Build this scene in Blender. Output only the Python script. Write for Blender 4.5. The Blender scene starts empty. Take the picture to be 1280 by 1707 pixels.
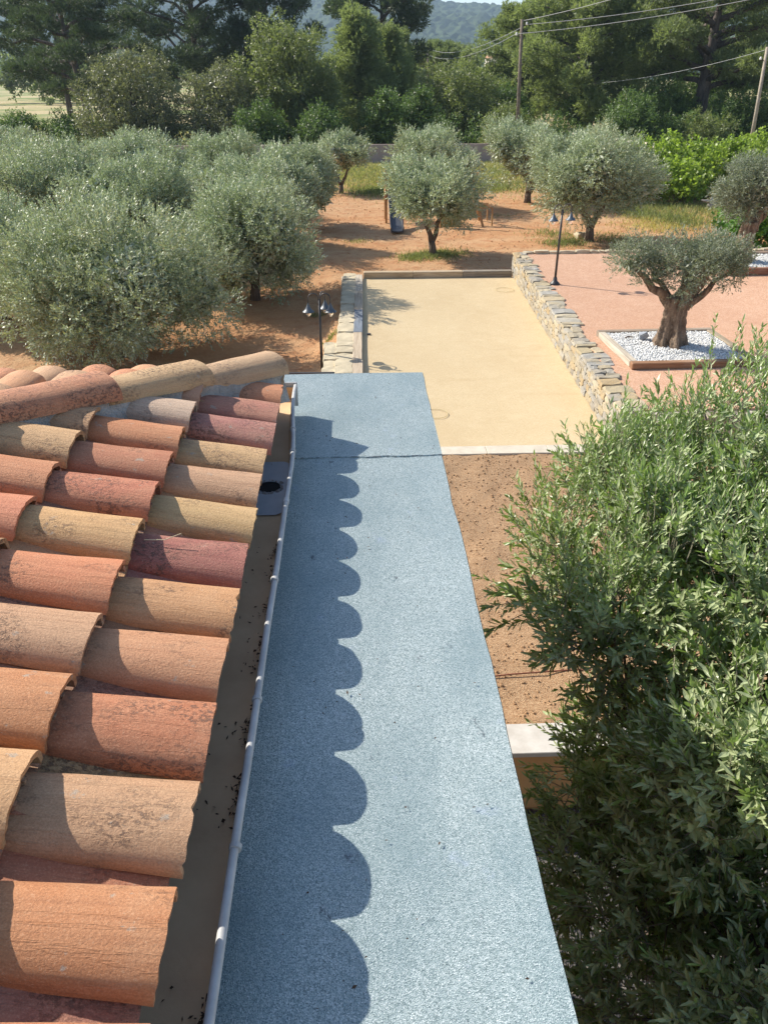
import bpy, bmesh, math, random
import numpy as np
from mathutils import Vector, Matrix

scene = bpy.context.scene
COL = scene.collection
R = math.radians
TAU = math.tau

# ------------------------------------------------------------------ camera
cam_d = bpy.data.cameras.new("camera")
cam_d.sensor_fit = 'VERTICAL'
cam_d.sensor_height = 24.0
cam_d.lens = 18.02
cam_d.clip_start = 0.05
cam_d.clip_end = 20000
cam = bpy.data.objects.new("camera", cam_d)
cam.location = (0, 0, 5.6)
cam.rotation_euler = (R(90 - 29.9), 0, R(-2.25))
COL.objects.link(cam)
scene.camera = cam

# ------------------------------------------------------------------ sky, sun, exposure
SUN_EL = R(39)
SUN_DIR = Vector((-0.873 * math.cos(SUN_EL), 0.488 * math.cos(SUN_EL), math.sin(SUN_EL)))  # towards the sun
world = bpy.data.worlds.new("World")
scene.world = world
world.use_nodes = True
wn = world.node_tree.nodes
wl = world.node_tree.links
wn.clear()
sky = wn.new('ShaderNodeTexSky')
sky.sky_type = 'NISHITA'
sky.sun_disc = False
sky.sun_elevation = SUN_EL
sky.sun_rotation = math.atan2(SUN_DIR.x, SUN_DIR.y)
sky.air_density = 1.0
sky.dust_density = 1.2
sky.ozone_density = 1.6
bg = wn.new('ShaderNodeBackground')
bg.inputs['Strength'].default_value = 0.12
wo = wn.new('ShaderNodeOutputWorld')
wl.new(sky.outputs[0], bg.inputs[0])
wl.new(bg.outputs[0], wo.inputs[0])

sun_d = bpy.data.lights.new("sun", 'SUN')
sun_d.energy = 5.0
sun_d.angle = R(0.53)
sun_d.color = (1.0, 0.93, 0.82)
sun = bpy.data.objects.new("sun", sun_d)
sun.rotation_euler = SUN_DIR.to_track_quat('Z', 'Y').to_euler()
sun.location = (-20, 10, 30)
COL.objects.link(sun)

scene.view_settings.view_transform = 'Standard'
scene.view_settings.look = 'None'
scene.view_settings.gamma = 1.0
scene.view_settings.exposure = 0.80
scene.cycles.use_denoising = True
scene.cycles.denoising_prefilter = 'NONE'
scene.cycles.max_bounces = 8
scene.cycles.transparent_max_bounces = 8
scene.cycles.volume_bounces = 0


# ------------------------------------------------------------------ node helpers
class NT:
    def __init__(s, name):
        s.m = bpy.data.materials.new(name)
        s.m.use_nodes = True
        s.t = s.m.node_tree
        s.t.nodes.clear()
        s.out = s.t.nodes.new('ShaderNodeOutputMaterial')
        s.b = s.t.nodes.new('ShaderNodeBsdfPrincipled')
        s.t.links.new(s.b.outputs[0], s.out.inputs[0])
        s.b.inputs['Roughness'].default_value = 0.8
        s.b.inputs['Specular IOR Level'].default_value = 0.3

    def n(s, typ, **kw):
        nd = s.t.nodes.new(typ)
        for k, v in kw.items():
            setattr(nd, k, v)
        return nd

    def l(s, a, b):
        s.t.links.new(a, b)

    def pos(s, obj=False):
        if obj:
            return s.n('ShaderNodeTexCoord').outputs['Object']
        return s.n('ShaderNodeNewGeometry').outputs['Position']

    def mapv(s, v, scale=(1, 1, 1), off=None, loc=(0, 0, 0)):
        m = s.n('ShaderNodeMapping')
        m.inputs['Scale'].default_value = scale
        m.inputs['Location'].default_value = loc
        s.l(v, m.inputs['Vector'])
        if off is not None:
            a = s.n('ShaderNodeVectorMath', operation='ADD')
            s.l(m.outputs[0], a.inputs[0])
            s.l(off, a.inputs[1])
            return a.outputs[0]
        return m.outputs[0]

    def noise(s, v, scale, detail=4, rough=0.55, dist=0.0):
        nd = s.n('ShaderNodeTexNoise')
        nd.inputs['Scale'].default_value = scale
        nd.inputs['Detail'].default_value = detail
        nd.inputs['Roughness'].default_value = rough
        nd.inputs['Distortion'].default_value = dist
        s.l(v, nd.inputs['Vector'])
        return nd.outputs['Fac']

    def voro(s, v, scale, feature='F1', out='Distance'):
        nd = s.n('ShaderNodeTexVoronoi', feature=feature)
        nd.inputs['Scale'].default_value = scale
        s.l(v, nd.inputs['Vector'])
        return nd.outputs[out]

    def ramp(s, f, stops):
        nd = s.n('ShaderNodeValToRGB')
        e = nd.color_ramp.elements
        while len(e) < len(stops):
            e.new(0.5)
        for el, (p, c) in zip(e, stops):
            el.position = p
            el.color = (c, c, c, 1) if isinstance(c, (int, float)) else (*c, 1)
        s.l(f, nd.inputs[0])
        return nd.outputs[0]

    def mix(s, f, a, b, blend='MIX'):
        nd = s.n('ShaderNodeMix', data_type='RGBA', blend_type=blend)
        for sock, v in ((nd.inputs['Factor'], f), (nd.inputs['A'], a), (nd.inputs['B'], b)):
            if hasattr(v, 'links') or isinstance(v, bpy.types.NodeSocket):
                s.l(v, sock)
            elif isinstance(v, (int, float)):
                sock.default_value = v if sock.type == 'VALUE' else (v, v, v, 1)
            else:
                sock.default_value = (*v, 1)
        return nd.outputs['Result']

    def math(s, op, a, b=0.0, c=None):
        nd = s.n('ShaderNodeMath', operation=op)
        for i, v in enumerate((a, b) if c is None else (a, b, c)):
            if isinstance(v, bpy.types.NodeSocket):
                s.l(v, nd.inputs[i])
            else:
                nd.inputs[i].default_value = v
        return nd.outputs[0]

    def bump(s, h, strength=0.3, dist=0.01):
        nd = s.n('ShaderNodeBump')
        nd.inputs['Strength'].default_value = strength
        nd.inputs['Distance'].default_value = dist
        s.l(h, nd.inputs['Height'])
        s.l(nd.outputs[0], s.b.inputs['Normal'])
        return nd

    def color(s, c):
        if isinstance(c, bpy.types.NodeSocket):
            s.l(c, s.b.inputs['Base Color'])
        else:
            s.b.inputs['Base Color'].default_value = (*c, 1)

    def rough(s, r):
        if isinstance(r, bpy.types.NodeSocket):
            s.l(r, s.b.inputs['Roughness'])
        else:
            s.b.inputs['Roughness'].default_value = r


def mottled(name, c1, c2, scale=4.0, rough=0.85, bump=0.3, bscale=60.0, bdist=0.01, obj=False, metal=0.0, spec=0.3,
            stretch=(1, 1, 1)):
    t = NT(name)
    v = t.mapv(t.pos(obj), stretch)
    f = t.noise(v, scale, 6, 0.6)
    t.color(t.mix(t.ramp(f, [(0.3, 0.0), (0.7, 1.0)]), c1, c2))
    t.rough(rough)
    t.b.inputs['Metallic'].default_value = metal
    t.b.inputs['Specular IOR Level'].default_value = spec
    if bump:
        t.bump(t.noise(v, bscale, 4, 0.6), bump, bdist)
    return t.m


# ------------------------------------------------------------------ object helpers
def tag(o, label=None, cat=None, group=None, kind=None):
    if label: o['label'] = label
    if cat: o['category'] = cat
    if group: o['group'] = group
    if kind: o['kind'] = kind
    return o


def obj(name, me, mat=None, parent=None, loc=None):
    o = bpy.data.objects.new(name, me)
    if mat is not None and me is not None and not me.materials:
        me.materials.append(mat)
    COL.objects.link(o)
    if parent is not None:
        o.parent = parent
    if loc is not None:
        o.location = loc
    return o


def thing(name, label, cat, loc=(0, 0, 0), rz=0.0, group=None):
    o = bpy.data.objects.new(name, None)
    o.empty_display_size = 0.2
    COL.objects.link(o)
    o.location = loc
    o.rotation_euler = (0, 0, rz)
    return tag(o, label, cat, group)


def struct(name, me, mat):
    return tag(obj(name, me, mat), kind='structure')


def np_mesh(name, V, F, rnd=None, smooth=False):
    """V (n,3), F (m,k) all the same k."""
    V = np.ascontiguousarray(V, dtype=np.float32)
    F = np.ascontiguousarray(F, dtype=np.int32)
    me = bpy.data.meshes.new(name)
    m, k = F.shape
    me.vertices.add(len(V))
    me.vertices.foreach_set('co', V.ravel())
    me.loops.add(m * k)
    me.loops.foreach_set('vertex_index', F.ravel())
    me.polygons.add(m)
    me.polygons.foreach_set('loop_start', np.arange(0, m * k, k, dtype=np.int32))
    me.polygons.foreach_set('use_smooth', np.full(m, smooth, dtype=bool))
    if rnd is not None:
        a = me.attributes.new('rnd', 'FLOAT', 'POINT')
        a.data.foreach_set('value', np.ascontiguousarray(rnd, dtype=np.float32))
    me.update(calc_edges=True)
    return me


class MB:
    """collects simple shapes into one mesh"""
    def __init__(s):
        s.v, s.f = [], []

    def add(s, V, F):
        o = len(s.v)
        s.v += [tuple(p) for p in V]
        s.f += [tuple(i + o for i in f) for f in F]
        return s

    def box(s, x0, x1, y0, y1, z0, z1):
        return s.add([(x0, y0, z0), (x1, y0, z0), (x1, y1, z0), (x0, y1, z0),
                      (x0, y0, z1), (x1, y0, z1), (x1, y1, z1), (x0, y1, z1)],
                     [(3, 2, 1, 0), (4, 5, 6, 7), (0, 1, 5, 4), (1, 2, 6, 5), (2, 3, 7, 6), (3, 0, 4, 7)])

    def tube(s, pts, rad, n=8, cap=True):
        pts = [Vector(p) for p in pts]
        if isinstance(rad, (int, float)):
            rad = [rad] * len(pts)
        rings = []
        ref = None
        for i, p in enumerate(pts):
            d = (pts[min(i + 1, len(pts) - 1)] - pts[max(i - 1, 0)]).normalized()
            if ref is None:
                ref = d.orthogonal().normalized()
            ref = (ref - d * ref.dot(d))
            ref = ref.normalized() if ref.length > 1e-6 else d.orthogonal().normalized()
            b = d.cross(ref)
            rings.append([p + (ref * math.cos(TAU * k / n) + b * math.sin(TAU * k / n)) * rad[i] for k in range(n)])
        V = [q for r in rings for q in r]
        F = []
        for i in range(len(pts) - 1):
            for k in range(n):
                a, b_ = i * n + k, i * n + (k + 1) % n
                F.append((a, b_, b_ + n, a + n))
        if cap:
            F.append(tuple(range(n - 1, -1, -1)))
            F.append(tuple((len(pts) - 1) * n + k for k in range(n)))
        return s.add(V, F)

    def lathe(s, prof, n=20, c=(0, 0, 0)):
        V, F = [], []
        for r, z in prof:
            for k in range(n):
                V.append((c[0] + r * math.cos(TAU * k / n), c[1] + r * math.sin(TAU * k / n), c[2] + z))
        for i in range(len(prof) - 1):
            for k in range(n):
                a, b = i * n + k, i * n + (k + 1) % n
                F.append((a, b, b + n, a + n))
        return s.add(V, F)

    def mesh(s, name, smooth=False, bevel=0.0, seg=1):
        me = bpy.data.meshes.new(name)
        me.from_pydata(s.v, [], s.f)
        if bevel:
            bm = bmesh.new()
            bm.from_mesh(me)
            bmesh.ops.bevel(bm, geom=bm.edges[:], offset=bevel, segments=seg, affect='EDGES', profile=0.6)
            bm.to_mesh(me)
            bm.free()
        if smooth:
            me.polygons.foreach_set('use_smooth', [True] * len(me.polygons))
        me.update()
        return me


def rough_box(rng, sx, sy, sz, jit=0.12, cuts=1, bevel=0.012):
    """an uneven quarried stone, centred, 12-60 faces"""
    bm = bmesh.new()
    bmesh.ops.create_cube(bm, size=1.0)
    if cuts:
        bmesh.ops.subdivide_edges(bm, edges=bm.edges[:], cuts=cuts, use_grid_fill=True)
    m = min(sx, sy, sz)
    for v in bm.verts:
        v.co.x = v.co.x * sx + rng.uniform(-jit, jit) * m
        v.co.y = v.co.y * sy + rng.uniform(-jit, jit) * m
        v.co.z = v.co.z * sz + rng.uniform(-jit, jit) * m * 0.8
        q = sum(1 for a, b in ((v.co.x, sx), (v.co.y, sy), (v.co.z, sz)) if abs(a) > 0.36 * b)
        if q >= 3:
            v.co *= rng.uniform(0.84, 0.93)
    me = bpy.data.meshes.new("stone")
    bm.to_mesh(me)
    bm.free()
    return me


def smoothstep(a, b, x):
    t = min(1, max(0, (x - a) / (b - a)))
    return t * t * (3 - 2 * t)


def vnoise(x, y, seed=0):
    def h(i, j):
        n = math.sin(i * 127.1 + j * 311.7 + seed * 74.7) * 43758.5453
        return n - math.floor(n)
    i, j = math.floor(x), math.floor(y)
    fx, fy = x - i, y - j
    fx, fy = fx * fx * (3 - 2 * fx), fy * fy * (3 - 2 * fy)
    a = h(i, j) * (1 - fx) + h(i + 1, j) * fx
    b = h(i, j + 1) * (1 - fx) + h(i + 1, j + 1) * fx
    return a * (1 - fy) + b * fy


def fbm(x, y, seed=0, o=4):
    s, a, t = 0, 0.5, 0
    for _ in range(o):
        s += a * vnoise(x, y, seed)
        t += a
        x, y, a, seed = x * 2.03, y * 2.03, a * 0.5, seed + 7
    return s / t


# ------------------------------------------------------------------ materials
def ground_material():
    t = NT("soil_and_dry_grass")
    p = t.pos()
    soil_a, soil_b, soil_c = (0.50, 0.26, 0.115), (0.56, 0.35, 0.185), (0.42, 0.175, 0.07)
    n1 = t.noise(t.mapv(p, (0.35, 1.0, 1)), 0.55, 6, 0.62)
    n2 = t.noise(p, 2.6, 6, 0.65)
    n3 = t.noise(p, 16.0, 4, 0.65)
    c = t.mix(t.ramp(n1, [(0.36, 0.0), (0.6, 1.0)]), soil_a, soil_b)
    c = t.mix(t.math('MULTIPLY', t.ramp(n2, [(0.48, 0.0), (0.66, 1.0)]), 0.75), c, soil_c)
    c = t.mix(t.ramp(n3, [(0.35, 0.35), (0.6, 0.0)]), c, (0.30, 0.14, 0.06))
    sp = t.n('ShaderNodeSeparateXYZ')
    t.l(p, sp.inputs[0])
    # grassy soil towards the far boundary wall, dry meadow beyond it
    far = t.n('ShaderNodeMapRange', interpolation_type='SMOOTHSTEP')
    far.inputs['From Min'].default_value = 42
    far.inputs['From Max'].default_value = 56
    t.l(t.math('ADD', sp.outputs['Y'], t.math('MULTIPLY', t.math('SUBTRACT', n1, 0.5), 36)), far.inputs['Value'])
    g = t.mix(t.noise(p, 1.7, 5, 0.7), (0.13, 0.17, 0.035), (0.40, 0.33, 0.14))
    c = t.mix(t.math('MULTIPLY', far.outputs[0], 0.9), c, g)
    mead = t.n('ShaderNodeMapRange', interpolation_type='SMOOTHSTEP')
    mead.inputs['From Min'].default_value = 64
    mead.inputs['From Max'].default_value = 75
    t.l(sp.outputs['Y'], mead.inputs['Value'])
    m = t.mix(t.ramp(t.noise(p, 0.06, 5, 0.6), [(0.45, 0.0), (0.56, 1.0)]), (0.50, 0.40, 0.20), (0.20, 0.24, 0.06))
    c = t.mix(mead.outputs[0], c, m)
    t.color(c)
    t.rough(0.95)
    t.b.inputs['Diffuse Roughness'].default_value = 0.4
    t.bump(t.math('ADD', t.math('MULTIPLY', n2, 0.8), t.math('MULTIPLY', n3, 0.5)), 0.9, 0.09)
    return t.m


def roof_tile_material():
    t = NT("canal_tile_clay")
    oi = t.n('ShaderNodeObjectInfo')
    p = t.pos(True)
    k = t.math('MULTIPLY', oi.outputs['Random'], 37.0)
    cv = t.n('ShaderNodeCombineXYZ')
    for i in range(3):
        t.l(k, cv.inputs[i])
    off = cv.outputs[0]
    base = oi.outputs['Color']
    streak = t.noise(t.mapv(p, (0.5, 70, 70), off), 1.0, 2, 0.5)
    fine = t.noise(t.mapv(p, (5, 190, 190), off), 1.0, 3, 0.6)
    blot = t.noise(t.mapv(p, (7, 11, 11), off), 1.0, 5, 0.6, 0.6)
    c = t.mix(t.ramp(blot, [(0.36, 0.0), (0.72, 0.55)]), base, t.mix(0.45, base, (0.58, 0.42, 0.28)))
    c = t.mix(t.ramp(streak, [(0.34, 0.20), (0.54, 0.0)]), c, t.mix(1.0, base, (0.58, 0.46, 0.40), 'MULTIPLY'))
    c = t.mix(t.ramp(fine, [(0.36, 0.10), (0.48, 0.0)]), c, (0.20, 0.10, 0.06))
    # lichen and soot crusts, more on some tiles than on others
    lich = t.noise(t.mapv(p, (75, 105, 105), off), 1.0, 6, 0.76)
    where = t.noise(t.mapv(p, (6.5, 9, 9), off, (3, 7, 1)), 1.0, 3, 0.5)
    amount = t.math('MULTIPLY_ADD', oi.outputs['Random'], 0.22, -0.10)
    msk = t.math('MULTIPLY', t.ramp(t.math('ADD', where, amount), [(0.50, 0.0), (0.66, 1.0)]),
                 t.ramp(lich, [(0.51, 0.0), (0.57, 1.0)]))
    c = t.mix(t.math('MULTIPLY', msk, 0.70), c, (0.095, 0.062, 0.05))
    grey = t.noise(t.mapv(p, (18, 22, 22), off, (9, 2, 5)), 1.0, 5, 0.65)
    c = t.mix(t.ramp(grey, [(0.64, 0.0), (0.70, 0.75)]), c, (0.36, 0.32, 0.26))
    sand = t.noise(t.mapv(p, (240, 260, 260), off), 1.0, 3, 0.7)
    c = t.mix(t.ramp(sand, [(0.40, 0.22), (0.52, 0.0)]), c, (0.12, 0.06, 0.04))
    c = t.mix(t.ramp(sand, [(0.56, 0.0), (0.68, 0.28)]), c, (0.62, 0.45, 0.30))
    t.color(c)
    t.rough(t.ramp(blot, [(0.3, 0.62), (0.7, 0.9)]))
    t.b.inputs['Specular IOR Level'].default_value = 0.35
    ridge = t.ramp(t.noise(t.mapv(p, (0.7, 16, 16), off, (4, 4, 4)), 1.0, 6, 0.6, 0.1), [(0.488, 0.0), (0.5, 1.0), (0.512, 0.0)])
    grain = t.noise(t.mapv(p, (170, 210, 210), off), 1.0, 5, 0.75)
    h = t.math('ADD', t.math('MULTIPLY', streak, 0.40), t.math('MULTIPLY', ridge, 0.30))
    h = t.math('ADD', h, t.math('MULTIPLY', grain, 0.8))
    h = t.math('ADD', h, t.math('MULTIPLY', msk, 0.6))
    t.bump(h, 0.7, 0.0045)
    return t.m


def blue_roof_material():
    t = NT("mineral_roof_felt")
    p = t.pos()
    v1 = t.n('ShaderNodeTexVoronoi', feature='F1')
    v1.inputs['Scale'].default_value = 430
    t.l(p, v1.inputs['Vector'])
    sp = t.n('ShaderNodeSeparateColor')
    t.l(v1.outputs['Color'], sp.inputs[0])
    gr = t.ramp(sp.outputs[0], [(0.0, (0.17, 0.225, 0.23)), (0.3, (0.33, 0.41, 0.412)), (0.7, (0.455, 0.53, 0.53)), (1.0, (0.68, 0.735, 0.73))])
    big = t.noise(t.mapv(p, (1, 0.5, 1)), 3.2, 6, 0.66)
    c = t.mix(t.ramp(big, [(0.34, 0.55), (0.62, 0.0)]), gr, (0.20, 0.29, 0.315))
    worn = t.noise(p, 9.0, 6, 0.7)
    c = t.mix(t.ramp(worn, [(0.62, 0.0), (0.8, 0.5)]), c, (0.48, 0.56, 0.755))
    dirt = t.noise(t.mapv(p, (14, 9, 9), None, (3, 1, 0)), 1.0, 6, 0.75)
    c = t.mix(t.ramp(dirt, [(0.63, 0.0), (0.70, 0.75)]), c, (0.07, 0.09, 0.11))
    t.color(c)
    t.rough(0.85)
    t.b.inputs['Diffuse Roughness'].default_value = 1.0
    t.b.inputs['Specular IOR Level'].default_value = 0.25
    t.bump(t.math('ADD', v1.outputs['Distance'], t.math('MULTIPLY', big, 0.6)), 0.7, 0.003)
    return t.m


def gravel_material(name, c1, c2, c3, scale, bump=0.5, bdist=0.01, big=0.5):
    t = NT(name)
    p = t.pos()
    v1 = t.n('ShaderNodeTexVoronoi', feature='F1')
    v1.inputs['Scale'].default_value = scale
    t.l(p, v1.inputs['Vector'])
    sp = t.n('ShaderNodeSeparateColor')
    t.l(v1.outputs['Color'], sp.inputs[0])
    c = t.ramp(sp.outputs[0], [(0.0, c1), (0.5, c2), (1.0, c3)])
    n = t.noise(t.mapv(p, (1.0, 0.6, 1)), big, 6, 0.62)
    c = t.mix(t.ramp(n, [(0.34, 0.42), (0.62, 0.0)]), c, c1)
    n2 = t.noise(p, big * 6, 5, 0.65)
    c = t.mix(t.ramp(n2, [(0.5, 0.0), (0.75, 0.35)]), c, c3)
    n3 = t.noise(t.mapv(p, (0.5, 1.6, 1)), big * 2.3, 6, 0.7, 0.8)
    c = t.mix(t.ramp(n3, [(0.54, 0.0), (0.70, 0.40)]), c, c1)
    t.color(c)
    t.rough(0.92)
    t.b.inputs['Diffuse Roughness'].default_value = 0.6
    t.bump(t.math('ADD', v1.outputs['Distance'], t.math('MULTIPLY', n2, 1.2)), bump, bdist)
    return t.m


def leaf_material(name, top, under, var=0.35, warm=(0.20, 0.19, 0.05), transl=0.22, rough=0.5, tcol=None):
    t = NT(name)
    a = t.n('ShaderNodeAttribute', attribute_name='rnd')
    r = a.outputs['Fac']
    geo = t.n('ShaderNodeNewGeometry')
    dark = tuple(x * (1 - var) for x in top)
    lite = tuple(x * (1 + var) for x in top)
    c = t.ramp(r, [(0.0, dark), (0.55, top), (0.85, lite), (0.985, lite), (1.0, warm)])
    u = t.ramp(r, [(0.0, tuple(x * (1 - var * 0.5) for x in under)), (1.0, tuple(x * (1 + var * 0.4) for x in under))])
    c = t.mix(geo.outputs['Backfacing'], c, u)
    t.color(c)
    t.rough(rough)
    t.b.inputs['Specular IOR Level'].default_value = 0.45
    tr = t.n('ShaderNodeBsdfTranslucent')
    tc = tcol or tuple(min(1, x * 1.9 + 0.02) for x in (top[0] * 1.1, top[1] * 1.15, top[2] * 0.55))
    tr.inputs['Color'].default_value = (*tc, 1)
    ms = t.n('ShaderNodeMixShader')
    ms.inputs[0].default_value = transl
    t.l(t.b.outputs[0], ms.inputs[1])
    t.l(tr.outputs[0], ms.inputs[2])
    t.l(ms.outputs[0], t.out.inputs[0])
    return t.m


def bark_material(name, c1, c2, s=1.0, bd=0.03):
    t = NT(name)
    p = t.pos(True)
    v = t.mapv(p, (9 * s, 9 * s, 1.7 * s))
    n = t.noise(v, 1.0, 6, 0.68, 0.7)
    n2 = t.noise(p, 30 * s, 4, 0.6)
    c = t.mix(t.ramp(n, [(0.36, 0.0), (0.64, 1.0)]), c1, c2)
    c = t.mix(t.ramp(n2, [(0.3, 0.4), (0.6, 0.0)]), c, tuple(x * 0.5 for x in c1))
    t.color(c)
    t.rough(0.95)
    t.bump(t.math('ADD', n, t.math('MULTIPLY', n2, 0.35)), 1.0, bd)
    return t.m


def stone_material(name, stops):
    t = NT(name)
    oi = t.n('ShaderNodeObjectInfo')
    p = t.pos()
    c = t.ramp(oi.outputs['Random'], stops)
    n = t.noise(p, 9, 6, 0.7)
    c = t.mix(t.ramp(n, [(0.35, 0.45), (0.6, 0.0)]), c, (0.24, 0.22, 0.19))
    n3 = t.noise(p, 3.5, 4, 0.6)
    c = t.mix(t.ramp(n3, [(0.5, 0.0), (0.72, 0.5)]), c, (0.52, 0.42, 0.24))
    c = t.mix(1.0, c, (0.82, 0.81, 0.80), 'MULTIPLY')
    t.color(c)
    t.rough(0.9)
    t.bump(t.noise(p, 34, 5, 0.7), 0.7, 0.02)
    return t.m


def timber_material():
    t = NT("weathered_sleeper_timber")
    oi = t.n('ShaderNodeObjectInfo')
    p = t.pos(True)
    cv = t.n('ShaderNodeCombineXYZ')
    k = t.math('MULTIPLY', oi.outputs['Random'], 23.0)
    for i in range(3):
        t.l(k, cv.inputs[i])
    g = t.noise(t.mapv(p, (1.4, 26, 26), cv.outputs[0]), 1.0, 5, 0.65, 0.3)
    b = t.noise(t.mapv(p, (2.2, 4, 4), cv.outputs[0]), 1.0, 4, 0.6)
    c = t.mix(t.ramp(g, [(0.35, 0.7), (0.62, 0.0)]), oi.outputs['Color'], t.mix(1.0, oi.outputs['Color'], (0.45, 0.4, 0.36), 'MULTIPLY'))
    c = t.mix(t.ramp(b, [(0.5, 0.0), (0.75, 0.45)]), c, (0.36, 0.31, 0.25))
    t.color(c)
    t.rough(0.9)
    t.bump(g, 0.5, 0.012)
    return t.m


M_ground = ground_material()
M_tile = roof_tile_material()
M_blue = blue_roof_material()
M_court = gravel_material("court_sand", (0.51, 0.375, 0.205), (0.62, 0.485, 0.285), (0.70, 0.575, 0.37), 150, 0.4, 0.008, 0.5)
M_pink = gravel_material("pink_gravel", (0.45, 0.245, 0.15), (0.57, 0.335, 0.208), (0.69, 0.47, 0.33), 60, 0.7, 0.012, 0.35)
M_bed = gravel_material("tilled_soil", (0.31, 0.18, 0.092), (0.43, 0.265, 0.14), (0.56, 0.39, 0.23), 95, 0.8, 0.014, 1.3)
M_darkgravel = gravel_material("dark_gravel", (0.03, 0.03, 0.033), (0.075, 0.072, 0.07), (0.19, 0.17, 0.15), 38, 1.0, 0.03, 1.5)
M_concrete = mottled("pale_concrete", (0.42, 0.37, 0.29), (0.53, 0.48, 0.39), 5, 0.9, 0.4, 70, 0.004)
M_coping = mottled("pale_coping_stone", (0.40, 0.37, 0.325), (0.51, 0.485, 0.44), 7, 0.8, 0.3, 50, 0.004)
M_mortar = mottled("grey_mortar", (0.27, 0.25, 0.22), (0.46, 0.43, 0.39), 14, 0.95, 0.9, 60, 0.02)
M_core = mottled("wall_mortar", (0.34, 0.30, 0.24), (0.48, 0.43, 0.35), 8, 0.95, 0.8, 40, 0.02)
M_stucco = mottled("ochre_render", (0.52, 0.28, 0.11), (0.58, 0.34, 0.15), 3, 0.9, 0.4, 120, 0.004)
M_gut_in = mottled("gutter_silt", (0.48, 0.32, 0.185), (0.62, 0.44, 0.26), 6, 0.7, 0.3, 60, 0.004, spec=0.4)
M_gut_pvc = mottled("grey_pvc", (0.30, 0.30, 0.295), (0.45, 0.45, 0.44), 14, 0.55, 0.15, 90, 0.002, spec=0.5)
M_gut_out = mottled("grey_coupler_pvc", (0.33, 0.35, 0.38), (0.46, 0.48, 0.50), 8, 0.5, 0.15, 60, 0.002)
M_black = mottled("hole_shade_black", (0.012, 0.012, 0.012), (0.02, 0.02, 0.02), 8, 0.9, 0.2, 60, 0.003)  # flat black standing in for the shade down the outlet
M_debris = mottled("dead_leaf_debris", (0.03, 0.02, 0.014), (0.10, 0.06, 0.035), 30, 0.9, 0.4, 120, 0.004)
M_edge = mottled("dark_felt_edge", (0.03, 0.035, 0.045), (0.075, 0.07, 0.085), 12, 0.8, 0.3, 60, 0.004)
M_iron = mottled("dark_painted_iron", (0.022, 0.022, 0.024), (0.04, 0.038, 0.038), 12, 0.45, 0.1, 60, 0.002, spec=0.5)
M_shade = mottled("grey_blue_lamp_shade", (0.045, 0.062, 0.08), (0.065, 0.085, 0.105), 10, 0.45, 0.1, 60, 0.002, spec=0.6)
M_pole = mottled("weathered_pole_timber", (0.11, 0.085, 0.065), (0.20, 0.165, 0.13), 6, 0.9, 0.6, 40, 0.01)
M_polepale = mottled("pale_pole_timber", (0.26, 0.22, 0.17), (0.38, 0.33, 0.27), 6, 0.9, 0.6, 40, 0.01)
M_cable = mottled("aluminium_cable", (0.26, 0.27, 0.28), (0.34, 0.34, 0.34), 6, 0.5, 0, 1, 0)
M_porc = mottled("white_porcelain", (0.70, 0.70, 0.68), (0.78, 0.78, 0.76), 6, 0.3, 0, 1, 0)
M_slide = mottled("dark_blue_plastic", (0.022, 0.026, 0.036), (0.032, 0.037, 0.048), 6, 0.5, 0, 1, 0, spec=0.6)
M_playwood = mottled("play_timber", (0.32, 0.17, 0.07), (0.42, 0.25, 0.11), 9, 0.75, 0.3, 60, 0.005)
M_playpanel = mottled("play_green_panel", (0.12, 0.12, 0.03), (0.19, 0.17, 0.05), 5, 0.75, 0.2, 60, 0.004)
M_farwall = mottled("far_wall_render", (0.30, 0.225, 0.20), (0.38, 0.30, 0.27), 0.7, 0.9, 0.4, 20, 0.01)
M_palewall = mottled("pale_rubble", (0.50, 0.43, 0.34), (0.66, 0.58, 0.48), 2, 0.9, 0.6, 12, 0.03)
M_pebble = mottled("white_pebble", (0.46, 0.455, 0.44), (0.76, 0.76, 0.74), 28, 0.7, 0, 1, 0)
M_rock = mottled("pale_rock", (0.35, 0.30, 0.21), (0.52, 0.445, 0.31), 3, 0.9, 0.6, 30, 0.02)
M_hoop = mottled("straw_hoop", (0.40, 0.33, 0.17), (0.50, 0.42, 0.22), 6, 0.6, 0, 1, 0)
M_drip = mottled("brown_drip_pipe", (0.16, 0.06, 0.035), (0.22, 0.09, 0.05), 6, 0.6, 0, 1, 0)
M_hwall = mottled("far_house_wall", (0.62, 0.56, 0.48), (0.72, 0.68, 0.62), 0.2, 0.9, 0, 1, 0)
M_hroof = mottled("far_house_roof", (0.40, 0.20, 0.12), (0.48, 0.26, 0.17), 0.2, 0.9, 0, 1, 0)
M_hwin = mottled("far_window", (0.03, 0.035, 0.04), (0.05, 0.055, 0.06), 0.2, 0.3, 0, 1, 0)
M_timber = timber_material()
M_wallstone = stone_material("wall_stone", [(0.0, (0.42, 0.36, 0.25)), (0.2, (0.34, 0.32, 0.28)), (0.4, (0.46, 0.38, 0.23)),
                                            (0.6, (0.37, 0.37, 0.35)), (0.8, (0.55, 0.48, 0.34)), (1.0, (0.46, 0.34, 0.18))])

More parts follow.
